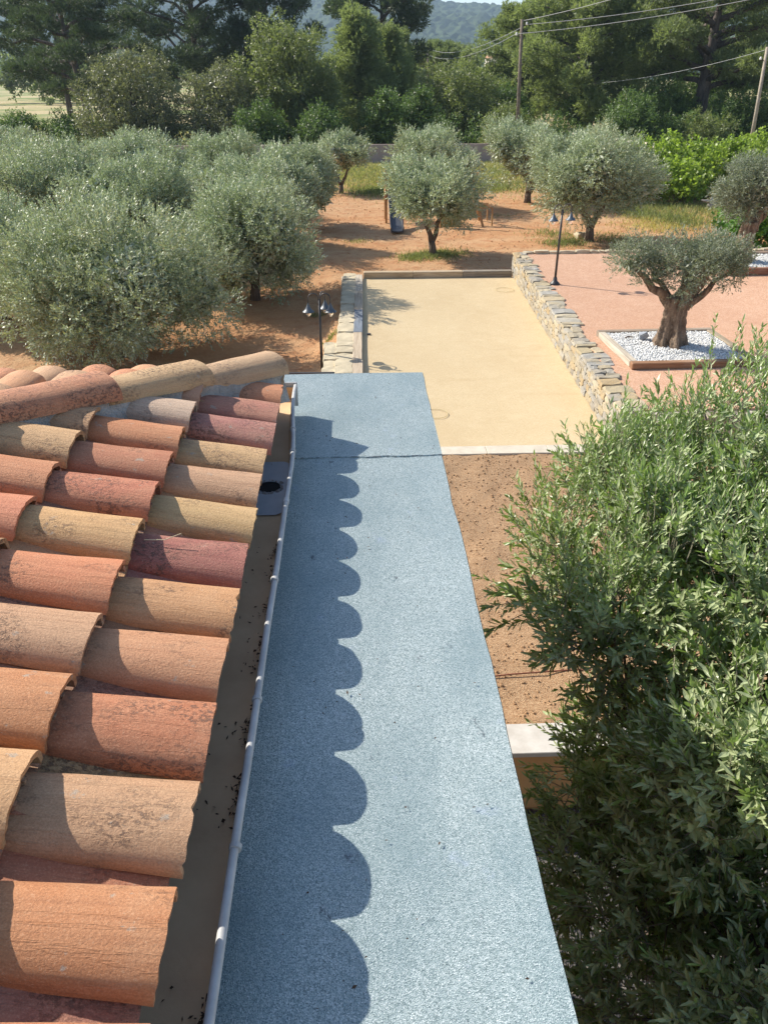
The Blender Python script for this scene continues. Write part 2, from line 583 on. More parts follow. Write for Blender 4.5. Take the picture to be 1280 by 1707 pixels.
L_near = leaf_material("near_olive_leaf", (0.165, 0.245, 0.078), (0.34, 0.39, 0.215), 0.65, transl=0.22, rough=0.36)
L_olive = leaf_material("olive_leaf", (0.240, 0.286, 0.168), (0.465, 0.50, 0.38), 0.55, transl=0.12, rough=0.5)
L_oliveold = leaf_material("old_olive_leaf", (0.135, 0.16, 0.108), (0.33, 0.355, 0.285), 0.5, transl=0.20, rough=0.5)
L_pine = leaf_material("pine_needles", (0.115, 0.145, 0.066), (0.115, 0.145, 0.066), 0.6, (0.16, 0.15, 0.06), 0.36, 0.6)
L_pine2 = leaf_material("pale_pine_needles", (0.155, 0.190, 0.088), (0.155, 0.190, 0.088), 0.6, (0.2, 0.19, 0.08), 0.38, 0.6)
L_pined = leaf_material("dark_pine_needles", (0.042, 0.066, 0.031), (0.042, 0.066, 0.031), 0.45, (0.09, 0.09, 0.04), 0.22, 0.6)
L_holm = leaf_material("holm_oak_leaf", (0.115, 0.128, 0.062), (0.20, 0.205, 0.135), 0.45, (0.24, 0.20, 0.09), 0.28, 0.45)
L_oak = leaf_material("oak_leaf", (0.115, 0.142, 0.050), (0.165, 0.19, 0.09), 0.45, (0.22, 0.21, 0.06), 0.36, 0.45)
L_shrub = leaf_material("green_shrub_leaf", (0.07, 0.118, 0.028), (0.10, 0.145, 0.05), 0.5, (0.18, 0.19, 0.05), 0.28, 0.5)
L_lime = leaf_material("lime_vine_leaf", (0.165, 0.235, 0.030), (0.19, 0.25, 0.07), 0.4, (0.28, 0.30, 0.06), 0.38, 0.45)
L_green = leaf_material("fresh_green_leaf", (0.10, 0.215, 0.028), (0.13, 0.22, 0.06), 0.4, (0.2, 0.3, 0.05), 0.35, 0.45)
L_grass = leaf_material("grass_blade", (0.15, 0.172, 0.065), (0.15, 0.172, 0.065), 0.55, (0.40, 0.34, 0.15), 0.3, 0.6)
L_straw = leaf_material("straw_blade", (0.33, 0.29, 0.12), (0.33, 0.29, 0.12), 0.4, (0.5, 0.42, 0.2), 0.3, 0.7)
L_bud = leaf_material("olive_flower_bud", (0.42, 0.42, 0.24), (0.42, 0.42, 0.24), 0.25, (0.5, 0.48, 0.3), 0.2, 0.6)
B_olive = bark_material("olive_bark", (0.085, 0.06, 0.045), (0.22, 0.165, 0.12), 1.0, 0.02)
B_old = bark_material("old_olive_bark", (0.10, 0.065, 0.042), (0.36, 0.265, 0.185), 1.3, 0.05)
B_pine = bark_material("pine_bark", (0.055, 0.045, 0.042), (0.15, 0.125, 0.11), 0.5, 0.05)
B_twig = mottled("olive_twig", (0.16, 0.15, 0.11), (0.26, 0.24, 0.17), 20, 0.9, 0, 1, 0)
B_grey = mottled("silvered_dead_wood", (0.22, 0.20, 0.18), (0.40, 0.37, 0.34), 9, 0.9, 0.8, 30, 0.02)
M_timberless = None


# ------------------------------------------------------------------ foliage geometry (numpy)
def unit(a):
    return a / np.maximum(np.linalg.norm(a, axis=-1, keepdims=True), 1e-9)


def kites(P, D, N, L, W, fold=None):
    """leaf blades: base P, direction D, upper normal N; returns V, F"""
    S = np.cross(D, N)
    n = len(P)
    L = np.asarray(L).reshape(-1, 1) * np.ones((n, 1))
    W = np.asarray(W).reshape(-1, 1) * np.ones((n, 1))
    if fold is None:
        V = np.stack([P, P + D * L * 0.48 + S * W * 0.5, P + D * L, P + D * L * 0.48 - S * W * 0.5], 1)
        F = np.arange(n * 4).reshape(n, 4)
        return V.reshape(-1, 3), F
    mid = P + D * L * 0.5 - N * W * fold
    tip = P + D * L - N * L * 0.06
    V = np.stack([P, P + D * L * 0.36 + S * W * 0.5, P + D * L * 0.72 + S * W * 0.36, tip,
                  P + D * L * 0.72 - S * W * 0.36, P + D * L * 0.36 - S * W * 0.5, mid], 1)
    b = (np.arange(n) * 7).reshape(n, 1)
    F = np.concatenate([b + np.array([[0, 6, 1]]), b + np.array([[1, 6, 2]]), b + np.array([[2, 6, 3]]),
                        b + np.array([[0, 5, 6]]), b + np.array([[5, 4, 6]]), b + np.array([[4, 3, 6]])], 0)
    return V.reshape(-1, 3), F


def clump_sprigs(rng, lobes, n_clump, n_sprig, clump_r, up=0.5, spread=0.7, low=-0.8, flat=1.0, shell=0.84, core=0.18):
    """sprig origins and directions over the shells of ellipsoid lobes, gathered in clumps"""
    lobes = np.asarray(lobes, float)
    w = (lobes[:, 3] * lobes[:, 4] + lobes[:, 3] * lobes[:, 5] + lobes[:, 4] * lobes[:, 5])
    w /= w.sum()
    C, O = [], []
    while len(C) < n_clump:
        i = rng.choice(len(lobes), p=w)
        u = unit(rng.normal(size=3))
        if u[2] < low or (u[2] < 0 and rng.random() < 0.35):
            continue
        r = rng.uniform(shell, 1.02) if rng.random() > core else rng.uniform(0.4, 0.85)
        c = lobes[i, :3] + lobes[i, 3:] * u * r
        q = np.linalg.norm((c - lobes[:, :3]) / lobes[:, 3:], axis=1)
        q[i] = 9
        if q.min() < 0.72:
            continue
        C.append(c)
        O.append(unit(u / lobes[i, 3:]))
    C, O = np.array(C), np.array(O)
    size = rng.uniform(0.55, 1.35, len(C))
    k = rng.choice(len(C), n_sprig, p=size ** 2 / (size ** 2).sum())
    off = unit(rng.normal(size=(n_sprig, 3))) * (rng.random((n_sprig, 1)) ** 0.30) * clump_r * size[k][:, None]
    off[:, 2] *= flat
    o = C[k] + off
    d = unit(O[k] * 0.8 + unit(off + 1e-6) * 0.7 + np.array([0, 0, up]) + rng.normal(size=(n_sprig, 3)) * spread * 0.5)
    return o, d


def sprig_leaves(rng, o, d, n_leaf, L, leaf, width, alpha=(30, 62), jitter=0.25):
    n = len(o)
    ref = unit(np.cross(d, unit(rng.normal(size=(n, 3)))))
    bi = np.cross(d, ref)
    P, D, N = [], [], []
    Ls = L * rng.uniform(0.6, 1.3, (n, 1))
    for i in range(n_leaf):
        t = (i // 2 * 2 + 1.0) / n_leaf
        ang = (i // 2) * 1.35 + (i % 2) * math.pi + rng.normal(size=(n, 1)) * 0.3
        side = ref * np.cos(ang) + bi * np.sin(ang)
        a = np.radians(rng.uniform(alpha[0], alpha[1], (n, 1))) * (1.15 - 0.55 * t)
        ld = unit(d * np.cos(a) + side * np.sin(a) + rng.normal(size=(n, 3)) * jitter * 0.5)
        nn = unit(d - ld * (d * ld).sum(1, keepdims=True) + rng.normal(size=(n, 3)) * jitter * 0.6)
        nn = unit(nn - ld * (nn * ld).sum(1, keepdims=True))
        P.append(o + d * Ls * t)
        D.append(ld)
        N.append(nn)
    P, D, N = np.concatenate(P), np.concatenate(D), np.concatenate(N)
    m = len(P)
    return P, D, N, leaf * rng.uniform(0.65, 1.25, m), width * rng.uniform(0.75, 1.2, m), Ls


def leaves_mesh(name, rng, P, D, N, L, W, fold=None, per_sprig=None):
    V, F = kites(P, D, N, L, W, fold)
    k = 4 if fold is None else 7
    if per_sprig is not None:
        base = np.tile(rng.random(per_sprig), len(P) // per_sprig)
        r = np.clip(base * 0.55 + rng.random(len(P)) * 0.45, 0, 1)
    else:
        r = rng.random(len(P))
    return np_mesh(name, V, F, np.repeat(r, k))


def inner_leaves(rng, lobes, n, size):
    """coarser leaf sprays inside the crown, behind the outer sprigs"""
    lobes = np.asarray(lobes, float)
    w = lobes[:, 3] * lobes[:, 4] * lobes[:, 5]
    k = rng.choice(len(lobes), n, p=w / w.sum())
    u = unit(rng.normal(size=(n, 3)))
    P = lobes[k, :3] + lobes[k, 3:] * u * rng.uniform(0.25, 0.68, (n, 1))
    D = unit(rng.normal(size=(n, 3)) + np.array([0, 0, 0.4]))
    N = unit(np.cross(D, unit(rng.normal(size=(n, 3)))))
    return P, D, N, size * rng.uniform(0.7, 1.3, n), size * 0.42 * rng.uniform(0.7, 1.3, n)


def broad_crown(name, seed, lobes, n_clump, n_sprig, clump_r, leaf, width, n_leaf=8, L=0.35, up=0.4, low=-0.8, flat=1.0,
                spread=0.8, alpha=(35, 75), jitter=0.35, core=0.18, inner=0, inner_k=2.2):
    rng = np.random.default_rng(seed)
    o, d = clump_sprigs(rng, lobes, n_clump, n_sprig, clump_r, up, spread, low, flat, core=core)
    P, D, N, Ll, Ww, _ = sprig_leaves(rng, o, d, n_leaf, L, leaf, width, alpha, jitter)
    if inner:
        P2, D2, N2, L2, W2 = inner_leaves(rng, lobes, inner, leaf * inner_k)
        V1, F1 = kites(P, D, N, Ll, Ww)
        V2_, F2_ = kites(P2, D2, N2, L2, W2)
        base = np.tile(rng.random(n_sprig), n_leaf)
        r1 = np.clip(base * 0.55 + rng.random(len(P)) * 0.45, 0, 1)
        r = np.concatenate([r1, rng.random(len(P2)) * 0.9])
        return np_mesh(name, np.concatenate([V1, V2_]), np.concatenate([F1, F2_ + len(V1)]), np.repeat(r, 4))
    return leaves_mesh(name, rng, P, D, N, Ll, Ww, None, n_sprig)


def needle_mesh(name, seed, o, d, n_needle, length, width):
    rng = np.random.default_rng(seed)
    n = len(o)
    P, D, N = [], [], []
    for i in range(n_needle):
        ld = unit(d + unit(rng.normal(size=(n, 3))) * rng.uniform(0.35, 1.0, (n, 1)))
        nn = unit(np.cross(ld, unit(rng.normal(size=(n, 3)))))
        P.append(o + rng.normal(size=(n, 3)) * length * 0.15)
        D.append(ld)
        N.append(nn)
    P, D, N = np.concatenate(P), np.concatenate(D), np.concatenate(N)
    m = len(P)
    V, F = kites(P, D, N, length * rng.uniform(0.6, 1.25, m), width * rng.uniform(0.7, 1.3, m))
    r = np.clip(np.tile(rng.random(n), n_needle) * 0.6 + rng.random(m) * 0.4, 0, 0.98)
    return np_mesh(name, V, F, np.repeat(r, 4))


def limb_path(rng, a, b, n=5, wob=0.08, sag=0.0):
    a, b = Vector(a), Vector(b)
    L = (b - a).length
    pts = []
    for i in range(n + 1):
        t = i / n
        p = a.lerp(b, t)
        if 0 < i < n:
            p += Vector((rng.uniform(-1, 1), rng.uniform(-1, 1), rng.uniform(-1, 1))) * wob * L
        p.z += sag * L * math.sin(math.pi * t)
        pts.append(p)
    return pts


def tree(name, label, cat, loc, trunk_me, bark, crown_me, leafmat, group=None, rz=0.0, scale=(1, 1, 1)):
    e = thing(name, label, cat, loc, rz, group)
    e.scale = scale
    if trunk_me is not None:
        obj('trunk', trunk_me, bark, e)
    c = obj('crown', crown_me, leafmat, e)
    return e


# ------------------------------------------------------------------ terrain
def ground_z(x, y):
    z = -0.07
    if y < 30:
        z -= 0.50 * (1 - smoothstep(17, 28, y)) * (1 - smoothstep(-0.9, -0.35, x))
    if x > -0.3 and y < 27:
        z -= 0.10 * (1 - smoothstep(25.2, 26.5, y))
    if x > 0.2 and y < 5.42:
        z = -0.88
    if y > 25.2 or x < -0.7:
        k = 1 if y < 62 else max(0.0, 1 - (y - 62) / 30)
        z += (fbm(x * 0.5, y * 0.5, 3) - 0.5) * 0.10 * k + (fbm(x * 2.2, y * 2.2, 5) - 0.5) * 0.06 * k
    if y > 120:
        z -= 0.0
    return z


xs = sorted(set([round(-14 + 0.25 * i, 3) for i in range(137)] + [-2500, -1200, -600, -300, -150, -80, -50, -35, -25, -20, -17]
                + [21, 23, 26, 30, 35, 45, 60, 100, 200, 400, 800, 1500, 2500]))
ys = sorted(set([-60, -30, -12, -6, 0, 3, 5.1, 5.40, 6, 8, 10, 12] + [round(14 + 0.25 * i, 3) for i in range(196)]
                + [64, 66, 69, 73, 78, 85, 95, 110, 130, 160, 200, 300, 500, 800, 1200, 1800, 2600, 3500]))
V = [(x, y, ground_z(x, y)) for y in ys for x in xs]
nx = len(xs)
F = [(j * nx + i, j * nx + i + 1, (j + 1) * nx + i + 1, (j + 1) * nx + i) for j in range(len(ys) - 1) for i in range(nx - 1)]
struct('ground', np_mesh('ground', np.array(V), np.array(F), smooth=True), M_ground)

# court floor
mb = MB()
nxc, nyc = 12, 34
xl = lambda y: 0.10 + 0.018 * (y - 12) - 0.02
xr = lambda y: 4.42 + 0.046 * (y - 12.2)
V, F = [], []
for j in range(nyc + 1):
    y = 11.9 + (24.25 - 11.9) * j / nyc
    for i in range(nxc + 1):
        x = xl(y) + (xr(y) + 0.15 - xl(y)) * i / nxc
        V.append((x, y, 0.0 + (fbm(x * 0.8, y * 0.8, 11) - 0.5) * 0.02))
F = [(j * (nxc + 1) + i, j * (nxc + 1) + i + 1, (j + 1) * (nxc + 1) + i + 1, (j + 1) * (nxc + 1) + i) for j in range(nyc) for i in range(nxc)]
struct('petanque_court', np_mesh('petanque_court', np.array(V), np.array(F), smooth=True), M_court)

# terrace of pink gravel, a raised slab
mb = MB()
tw = lambda y: xr(y) + 0.30
pts = [(tw(11.95), 11.95), (20.0, 11.95), (20.0, 24.75), (tw(24.6), 24.6)]
Vb = [(x, y, -0.5) for x, y in pts] + [(x, y, 0.62) for x, y in pts]
mb.add(Vb, [(4, 5, 6, 7), (0, 1, 5, 4), (1, 2, 6, 5), (2, 3, 7, 6), (3, 0, 4, 7)])
struct('terrace', mb.mesh('terrace'), M_pink)

# tilled bed
bedz = lambda x, y: -0.012 + (fbm(x * 1.1, y * 1.1, 21) - 0.5) * 0.08 * (1 - smoothstep(10.8, 11.6, y)) + (fbm(x * 5, y * 5, 23) - 0.5) * 0.07
V, F = [], []
bx = [0.30 + 0.10 * i for i in range(78)]
by = [5.44 + 0.10 * i for i in range(63)]
for y in by:
    for x in bx:
        V.append((x, y, bedz(x, y)))
n_ = len(bx)
F = [(j * n_ + i, j * n_ + i + 1, (j + 1) * n_ + i + 1, (j + 1) * n_ + i) for j in range(len(by) - 1) for i in range(n_ - 1)]
struct('garden_bed', np_mesh('garden_bed', np.array(V), np.array(F), smooth=True), M_bed)

# lower yard under the near olive
struct('lower_yard', np_mesh('lower_yard', np.array([(0.2, -6, -0.80), (12, -6, -0.80), (12, 5.12, -0.80), (0.2, 5.12, -0.80)]),
                             np.array([(0, 1, 2, 3)])), M_darkgravel)

# kerb between court and bed
kb = thing('court_kerb', 'pale concrete kerb across the near end of the sand court', 'kerb', (0, 11.78, 0))
x = 0.25
rr = random.Random(4)
for i in range(5):
    w = [1.0, 0.95, 1.05, 0.98, 0.80][i]
    obj('kerb_slab', MB().box(x + 0.003, x + w - 0.003, -0.17, 0.14, -0.2, 0.014 + rr.uniform(-0.003, 0.003)).mesh('kerb_slab', bevel=0.006), M_concrete, kb)
    x += w

# coping wall between bed and yard
cw = thing('retaining_wall', 'low ochre rendered wall with pale coping beside the near olive', 'wall', (0, 5.27, 0))
obj('wall_face', MB().box(0.31, 9.0, -0.13, 0.13, -0.9, -0.035).mesh('wall_face'), M_stucco, cw)
x = 0.28
for i in range(8):
    obj('coping_slab', MB().box(x + 0.003, x + 0.997, -0.19, 0.19, -0.03, 0.03).mesh('coping_slab', bevel=0.006), M_coping, cw)
    x += 1.0

# ------------------------------------------------------------------ the house: tiled roof, gutter, blue flat roof
house = thing('house', 'house with clay tiled hip roof, grey gutter and blue flat felt roof', 'house', (0, 0, 0))
obj('wall', MB().box(-7, 0.30, -5, 4.08, -0.9, 4.035).mesh('wall'), M_stucco, house)

# blue felt roof
fr_pts = 60
V, F = [], []
rr = random.Random(9)
for j in range(fr_pts + 1):
    y = -1.5 + (4.19 + 1.5) * j / fr_pts
    e = 0.38 + (vnoise(y * 3.0, 0.5, 2) - 0.5) * 0.016 + (vnoise(y * 11.0, 0.5, 3) - 0.5) * 0.006
    for i in range(15):
        x = -1.0 + (e + 1.0) * i / 14
        V.append((x, y + (0.006 * (vnoise(x * 6, 1, 4) - 0.5) if j == fr_pts else 0), 4.1 + (fbm(x * 2.2, y * 2.2, 31) - 0.5) * 0.008 + (0.0022 if y > 3.52 else 0.0)))
F = [(j * 15 + i, j * 15 + i + 1, (j + 1) * 15 + i + 1, (j + 1) * 15 + i) for j in range(fr_pts) for i in range(14)]
flat = obj('flat_roof', np_mesh('flat_roof', np.array(V), np.array(F), smooth=True), M_blue, house)
# turned-down dark edge, right and far
mb = MB()
for j in range(fr_pts):
    a, b = V[j * 15 + 14], V[(j + 1) * 15 + 14]
    mb.add([(a[0] + 0.002, a[1], a[2] - 0.002), (b[0] + 0.002, b[1], b[2] - 0.002), (b[0] + 0.008, b[1], b[2] - 0.06), (a[0] + 0.008, a[1], a[2] - 0.06)], [(0, 3, 2, 1)])
    mb.add([(a[0] + 0.008, a[1], a[2] - 0.06), (b[0] + 0.008, b[1], b[2] - 0.06), (b[0] - 0.09, b[1], b[2] - 0.062), (a[0] - 0.09, a[1], a[2] - 0.062)], [(0, 3, 2, 1)])
mb.add([(-1.0, 4.193, 4.098), (0.385, 4.193, 4.098), (0.385, 4.196, 4.04), (-1.0, 4.196, 4.04)], [(0, 1, 2, 3)])
obj('felt_edge', mb.mesh('felt_edge'), M_edge, flat)
# second sheet lapped over the far end: a real 5 mm lap with an uneven edge
V2, F2 = [], []
for i in range(41):
    x = -0.30 + (0.383 + 0.30) * i / 40
    yy = 3.10 + 0.018 * (x + 0.3) + (vnoise(x * 22, 3, 8) - 0.5) * 0.010 + (vnoise(x * 5, 3, 9) - 0.5) * 0.02
    V2 += [(x, yy, 4.0995), (x, yy + 0.003, 4.1045), (x, yy + 0.07, 4.1045), (x, yy + 0.42, 4.1045)]
F2 = [(i * 4 + k, (i + 1) * 4 + k, (i + 1) * 4 + k + 1, i * 4 + k + 1) for i in range(40) for k in range(3)]
obj('lapped_sheet', np_mesh('lapped_sheet', np.array(V2), np.array(F2), smooth=False), M_blue, flat)
mb = MB()
for i in range(0, 40):
    if rr.random() < 0.45:
        a, b = V2[i * 4], V2[(i + 1) * 4]
        w = rr.uniform(0.001, 0.003)
        mb.add([(a[0], a[1] - w, 4.1043), (b[0], b[1] - w, 4.1043), (b[0], b[1] + 0.001, 4.1049), (a[0], a[1] + 0.001, 4.1049)], [(0, 1, 2, 3)])
tag(obj('bitumen_seam', mb.mesh('bitumen_seam'), M_edge, flat), kind='stuff')

mb = MB()
rr = random.Random(23)
for i in range(150):
    big = i < 14
    x, y = (rr.uniform(-0.2, 0.36), rr.uniform(0.5, 4.1))
    if i > 100:
        x, y = rr.gauss(-0.12, 0.06), rr.choice([2.95, 3.15, 3.3, 1.6, 2.2]) + rr.gauss(0, 0.06)
    if x > 0.36 or x < -0.25:
        continue
    L, w, a = rr.uniform(0.002, 0.005) * (2.0 if big else 1), rr.uniform(0.001, 0.0025) * (1.6 if big else 1), rr.uniform(0, TAU)
    c_, s_ = math.cos(a), math.sin(a)
    z = 4.1068
    mb.add([(x - c_ * L, y - s_ * L, z), (x + s_ * w, y - c_ * w, z + .0015), (x + c_ * L, y + s_ * L, z + .001), (x - s_ * w, y + c_ * w, z + .0005)], [(0, 1, 2), (0, 2, 3)])
tag(obj('roof_flecks', mb.mesh('roof_flecks'), M_debris), 'tiny dark flecks of debris scattered on the blue roof', 'debris', kind='stuff')

# gutter
GX = lambda y: -0.258 - (0.036 * smoothstep(2.7, 3.5, y))
ysg = [-1.2, 0, 0.6, 1.2, 1.8, 2.4, 2.7, 2.9, 3.1, 3.3, 3.5, 3.60]
prof = [(-0.215, 0.05), (-0.20, -0.060), (-0.185, -0.070), (-0.02, -0.070), (-0.008, -0.055), (0.0, 0.0), (0.004, 0.0), (-0.003, -0.06), (-0.018, -0.076), (-0.187, -0.076), (-0.204, -0.062), (-0.22, 0.05)]
V, F = [], []
for y in ysg:
    for px, pz in prof:
        V.append((GX(y) + px, y, 4.258 + pz))
k = len(prof)
F = [(j * k + i, j * k + (i + 1) % k, (j + 1) * k + (i + 1) % k, (j + 1) * k + i) for j in range(len(ysg) - 1) for i in range(k)]
gut = obj('gutter', np_mesh('gutter', np.array(V), np.array(F), smooth=False), M_gut_in, house)
yb = [-1.2 + 0.1 * i for i in range(49)]
bead = [(GX(y) + 0.002 + (vnoise(y * 3, 0, 5) - 0.5) * 0.004, y, 4.258 + (vnoise(y * 2.5, 2, 6) - 0.5) * 0.003) for y in yb]
obj('gutter_bead', MB().tube(bead, 0.0092, 14).mesh('gutter_bead', smooth=True), M_gut_pvc, gut)
for y, hw, rad in ((1.005, 0.006, 0.0128), (1.42, 0.006, 0.0128), (1.93, 0.008, 0.0124), (2.42, 0.014, 0.012), (2.84, 0.010, 0.0124), (3.06, 0.004, 0.013)):
    obj('bead_collar', MB().tube([(GX(y) + 0.002, y - hw, 4.258), (GX(y) + 0.002, y + hw, 4.258)], rad, 14).mesh('bead_collar', bevel=0.001), M_gut_pvc, gut)
# end cap
g = GX(3.6)
obj('end_cap', MB().box(g - 0.222, g + 0.010, 3.597, 3.606, 4.148, 4.272).mesh('end_cap', bevel=0.002), M_gut_pvc, gut)
obj('end_silt', MB().box(g - 0.205, g - 0.004, 3.588, 3.5965, 4.186, 4.250).mesh('end_silt'), M_gut_in, gut)
# coupler with outlet: a lining plate with a round hole
yc0, yc1, hy, hr = 2.40, 2.90, 2.66, 0.046
hx = GX(hy) - 0.085
mb = MB()
ring = [(hx + hr * math.cos(TAU * i / 32), hy + hr * math.sin(TAU * i / 32)) for i in range(32)]
sq = []
for i in range(32):
    c_, s_ = math.cos(TAU * i / 32), math.sin(TAU * i / 32)
    m_ = max(abs(c_) / 0.080, abs(s_) / 0.22)
    sq.append((hx + c_ / m_, hy + s_ / m_))
zc = 4.1925
mb.add([(x, y, zc) for x, y in ring] + [(x, y, zc) for x, y in sq] + [(x, y, zc - 0.003) for x, y in ring],
       [(i, (i + 1) % 32, 32 + (i + 1) % 32, 32 + i) for i in range(32)] + [(64 + i, 64 + (i + 1) % 32, (i + 1) % 32, i) for i in range(32)])
obj('gutter_coupler', mb.mesh('gutter_coupler'), M_gut_out, gut)
obj('outlet_shade_disc', MB().lathe([(0.0, 0.0), (hr - 0.001, 0.0), (hr - 0.001, 0.001)], 32, (hx, hy, zc - 0.0022)).mesh('outlet_shade_disc'), M_black, gut)  # black disc, painted dark as the shaded inside of the open outlet
# crust of dirt round the outlet
mb = MB()
rr = random.Random(12)
for i in range(90):
    a = rr.uniform(0, TAU)
    if math.sin(a) > 0.55 and rr.random() < 0.6:
        continue
    r0 = hr + rr.uniform(0.001, 0.013)
    s = rr.uniform(0.003, 0.006)
    x, y = hx + r0 * math.cos(a), hy + r0 * math.sin(a)
    mb.add([(x - s, y - s * .6, zc), (x + s, y - s, zc), (x + s * .8, y + s, zc), (x - s, y + s * .7, zc), (x + rr.uniform(-s, s) * .4, y, zc + s * 1.2)],
           [(0, 1, 4), (1, 2, 4), (2, 3, 4), (3, 0, 4)])
tag(obj('outlet_crust', mb.mesh('outlet_crust'), mottled("pale_crust", (0.20, 0.18, 0.17), (0.42, 0.39, 0.36), 60, 0.95, 0, 1, 0), gut), kind='stuff')

# dead leaves and silt along the bead, inside the gutter
mb = MB()
rr = random.Random(5)
for i in range(280):
    if i < 274:
        c0 = rr.choice([0.72, 1.15, 1.22, 1.36, 1.40, 1.62, 1.70, 1.86, 2.05, 2.2])
        y = c0 + rr.gauss(0, 0.028)
        x = GX(y) - 0.014 - abs(rr.gauss(0, 0.010 if rr.random() < 0.8 else 0.04))
    else:
        y = rr.uniform(0.6, 3.4)
        x = GX(y) - 0.015 - rr.uniform(0, 0.12)
    L, w, a = rr.uniform(0.002, 0.007) * (1.6 if rr.random() < 0.12 else 1), rr.uniform(0.0012, 0.0035), rr.uniform(0, TAU)
    c_, s_ = math.cos(a), math.sin(a)
    z = 4.1905 + rr.uniform(0, 0.004)
    if x > GX(y) - 0.03:
        z = 4.1915 + rr.uniform(0, 0.006)
    mb.add([(x - c_ * L, y - s_ * L, z), (x + s_ * w, y - c_ * w, z + rr.uniform(.001, .006)), (x + c_ * L, y + s_ * L, z + rr.uniform(0, .006)), (x - s_ * w, y + c_ * w, z + .001)],
           [(0, 1, 2), (0, 2, 3)])
tag(obj('leaf_litter', mb.mesh('leaf_litter'), M_debris), 'dark dead leaf litter lying along the inside of the gutter', 'leaf litter', kind='stuff')

# --- clay tiles
SLOPE = 0.27
HM = 1.30                   # the hip runs HM metres back for each metre across
SL = math.atan(SLOPE)
SLF = math.atan(SLOPE / HM)
CF, SF = math.cos(SLF), math.sin(SLF)
CS, SN = math.cos(SL), math.sin(SL)
PITCH = 0.2215
EXPO = 0.302
EX, EZ = -0.335, 4.332      # eave line of the cover tiles (x, base height)
FY = 3.50                   # eave line of the far slope (y)
ROW0 = 1.206                # crown of one row


def tile_mesh(seed, wid=0.196, hgt=0.072, length=0.42, nl=9, na=20, th=0.013, taper=0.76):
    rr = random.Random(seed)
    V, F, S = [], [], []
    ph = [rr.uniform(0, 10) for _ in range(6)]
    wid *= rr.uniform(0.97, 1.04)
    hgt *= rr.uniform(0.92, 1.06)
    flatn = rr.uniform(0.78, 0.92)
    chips = [(rr.uniform(0, na), rr.uniform(0.8, 1.8), rr.uniform(0.003, 0.008)) for _ in range(rr.choice([0, 0, 1, 2]))]
    edge = []
    for j in range(na + 1):
        e = (vnoise(j * 1.3, ph[0], 3) - 0.5) * 0.005 + (j / na - 0.5) * rr.uniform(-0.0, 0.0)
        for c, w, dpt in chips:
            e += dpt * max(0, 1 - abs(j - c) / w)
        edge.append(e)
    for layer in (0, 1):
        for i in range(nl + 1):
            t = i / nl
            k = 1 + (taper - 1) * t
            for j in range(na + 1):
                a = math.pi * j / na
                r_y, r_z = wid / 2 * k - layer * th, hgt * k - layer * th
                x = length * t
                if i == 0:
                    x += edge[j]
                w = 1 + (vnoise(t * 3 + ph[2], j * 0.3, 5) - 0.5) * 0.05
                y = -math.cos(a) * r_y * w
                z = math.sin(a) ** flatn * r_z * w + (vnoise(t * 2.2, ph[3], 6) - 0.5) * 0.008
                V.append((x, y, z))
    n1 = (nl + 1) * (na + 1)
    idx = lambda l, i, j: l * n1 + i * (na + 1) + j
    for i in range(nl):
        for j in range(na):
            F.append((idx(0, i, j), idx(0, i + 1, j), idx(0, i + 1, j + 1), idx(0, i, j + 1)))
            F.append((idx(1, i, j), idx(1, i, j + 1), idx(1, i + 1, j + 1), idx(1, i + 1, j)))
    ns = len(F)

    def rim(q):
        o = len(V)
        V.extend([V[i] for i in q])
        F.append((o, o + 1, o + 2, o + 3))
    for j in range(na):
        rim((idx(0, 0, j), idx(0, 0, j + 1), idx(1, 0, j + 1), idx(1, 0, j)))
        rim((idx(0, nl, j + 1), idx(0, nl, j), idx(1, nl, j), idx(1, nl, j + 1)))
    for i in range(nl):
        rim((idx(0, i + 1, 0), idx(0, i, 0), idx(1, i, 0), idx(1, i + 1, 0)))
        rim((idx(0, i, na), idx(0, i + 1, na), idx(1, i + 1, na), idx(1, i, na)))
    me = bpy.data.meshes.new("roof_tile")
    me.from_pydata(V, [], F)
    me.polygons.foreach_set('use_smooth', [True] * ns + [False] * (len(F) - ns))
    me.update()
    me.materials.append(M_tile)
    return me


COVERS = [tile_mesh(s) for s in range(12)]
PANS = [tile_mesh(40 + s, 0.176, 0.062, 0.42, 5, 8, 0.012, 0.9) for s in range(2)]

# sub-roof that carries the tiles (dark screed, seen only through the gaps)
HIPK = 3.1
z0 = EZ - 0.055
dk = MB()
A = (EX - 0.05, FY - 0.05, z0)
B = (EX - 0.05 - HIPK, FY - 0.05 - HM * HIPK, z0 + SLOPE * HIPK)
dk.add([(EX - 0.05, -2.5, z0), A, B, (EX - 0.05 - HIPK, -2.5, z0 + SLOPE * HIPK)], [(0, 1, 2, 3)])
dk.add([A, (-7, FY - 0.05, z0), (-7, FY - 0.05 - HM * HIPK, z0 + SLOPE * HIPK), B], [(0, 1, 2, 3)])
dk.add([B, (-7, FY - 0.05 - HM * HIPK, z0 + SLOPE * HIPK), (-7, -2.5, z0 + SLOPE * HIPK - 0.0), (EX - 0.05 - HIPK, -2.5, z0 + SLOPE * HIPK)], [(0, 1, 2, 3)])
dk.box(EX - 0.10, EX - 0.06, -2.5, FY - 0.06, 4.03, z0 - 0.01)
dk.box(-7, EX - 0.10, FY - 0.10, FY - 0.06, 4.03, z0 - 0.01)
roof = obj('tiled_roof', dk.mesh('tiled_roof'), M_mortar, house)

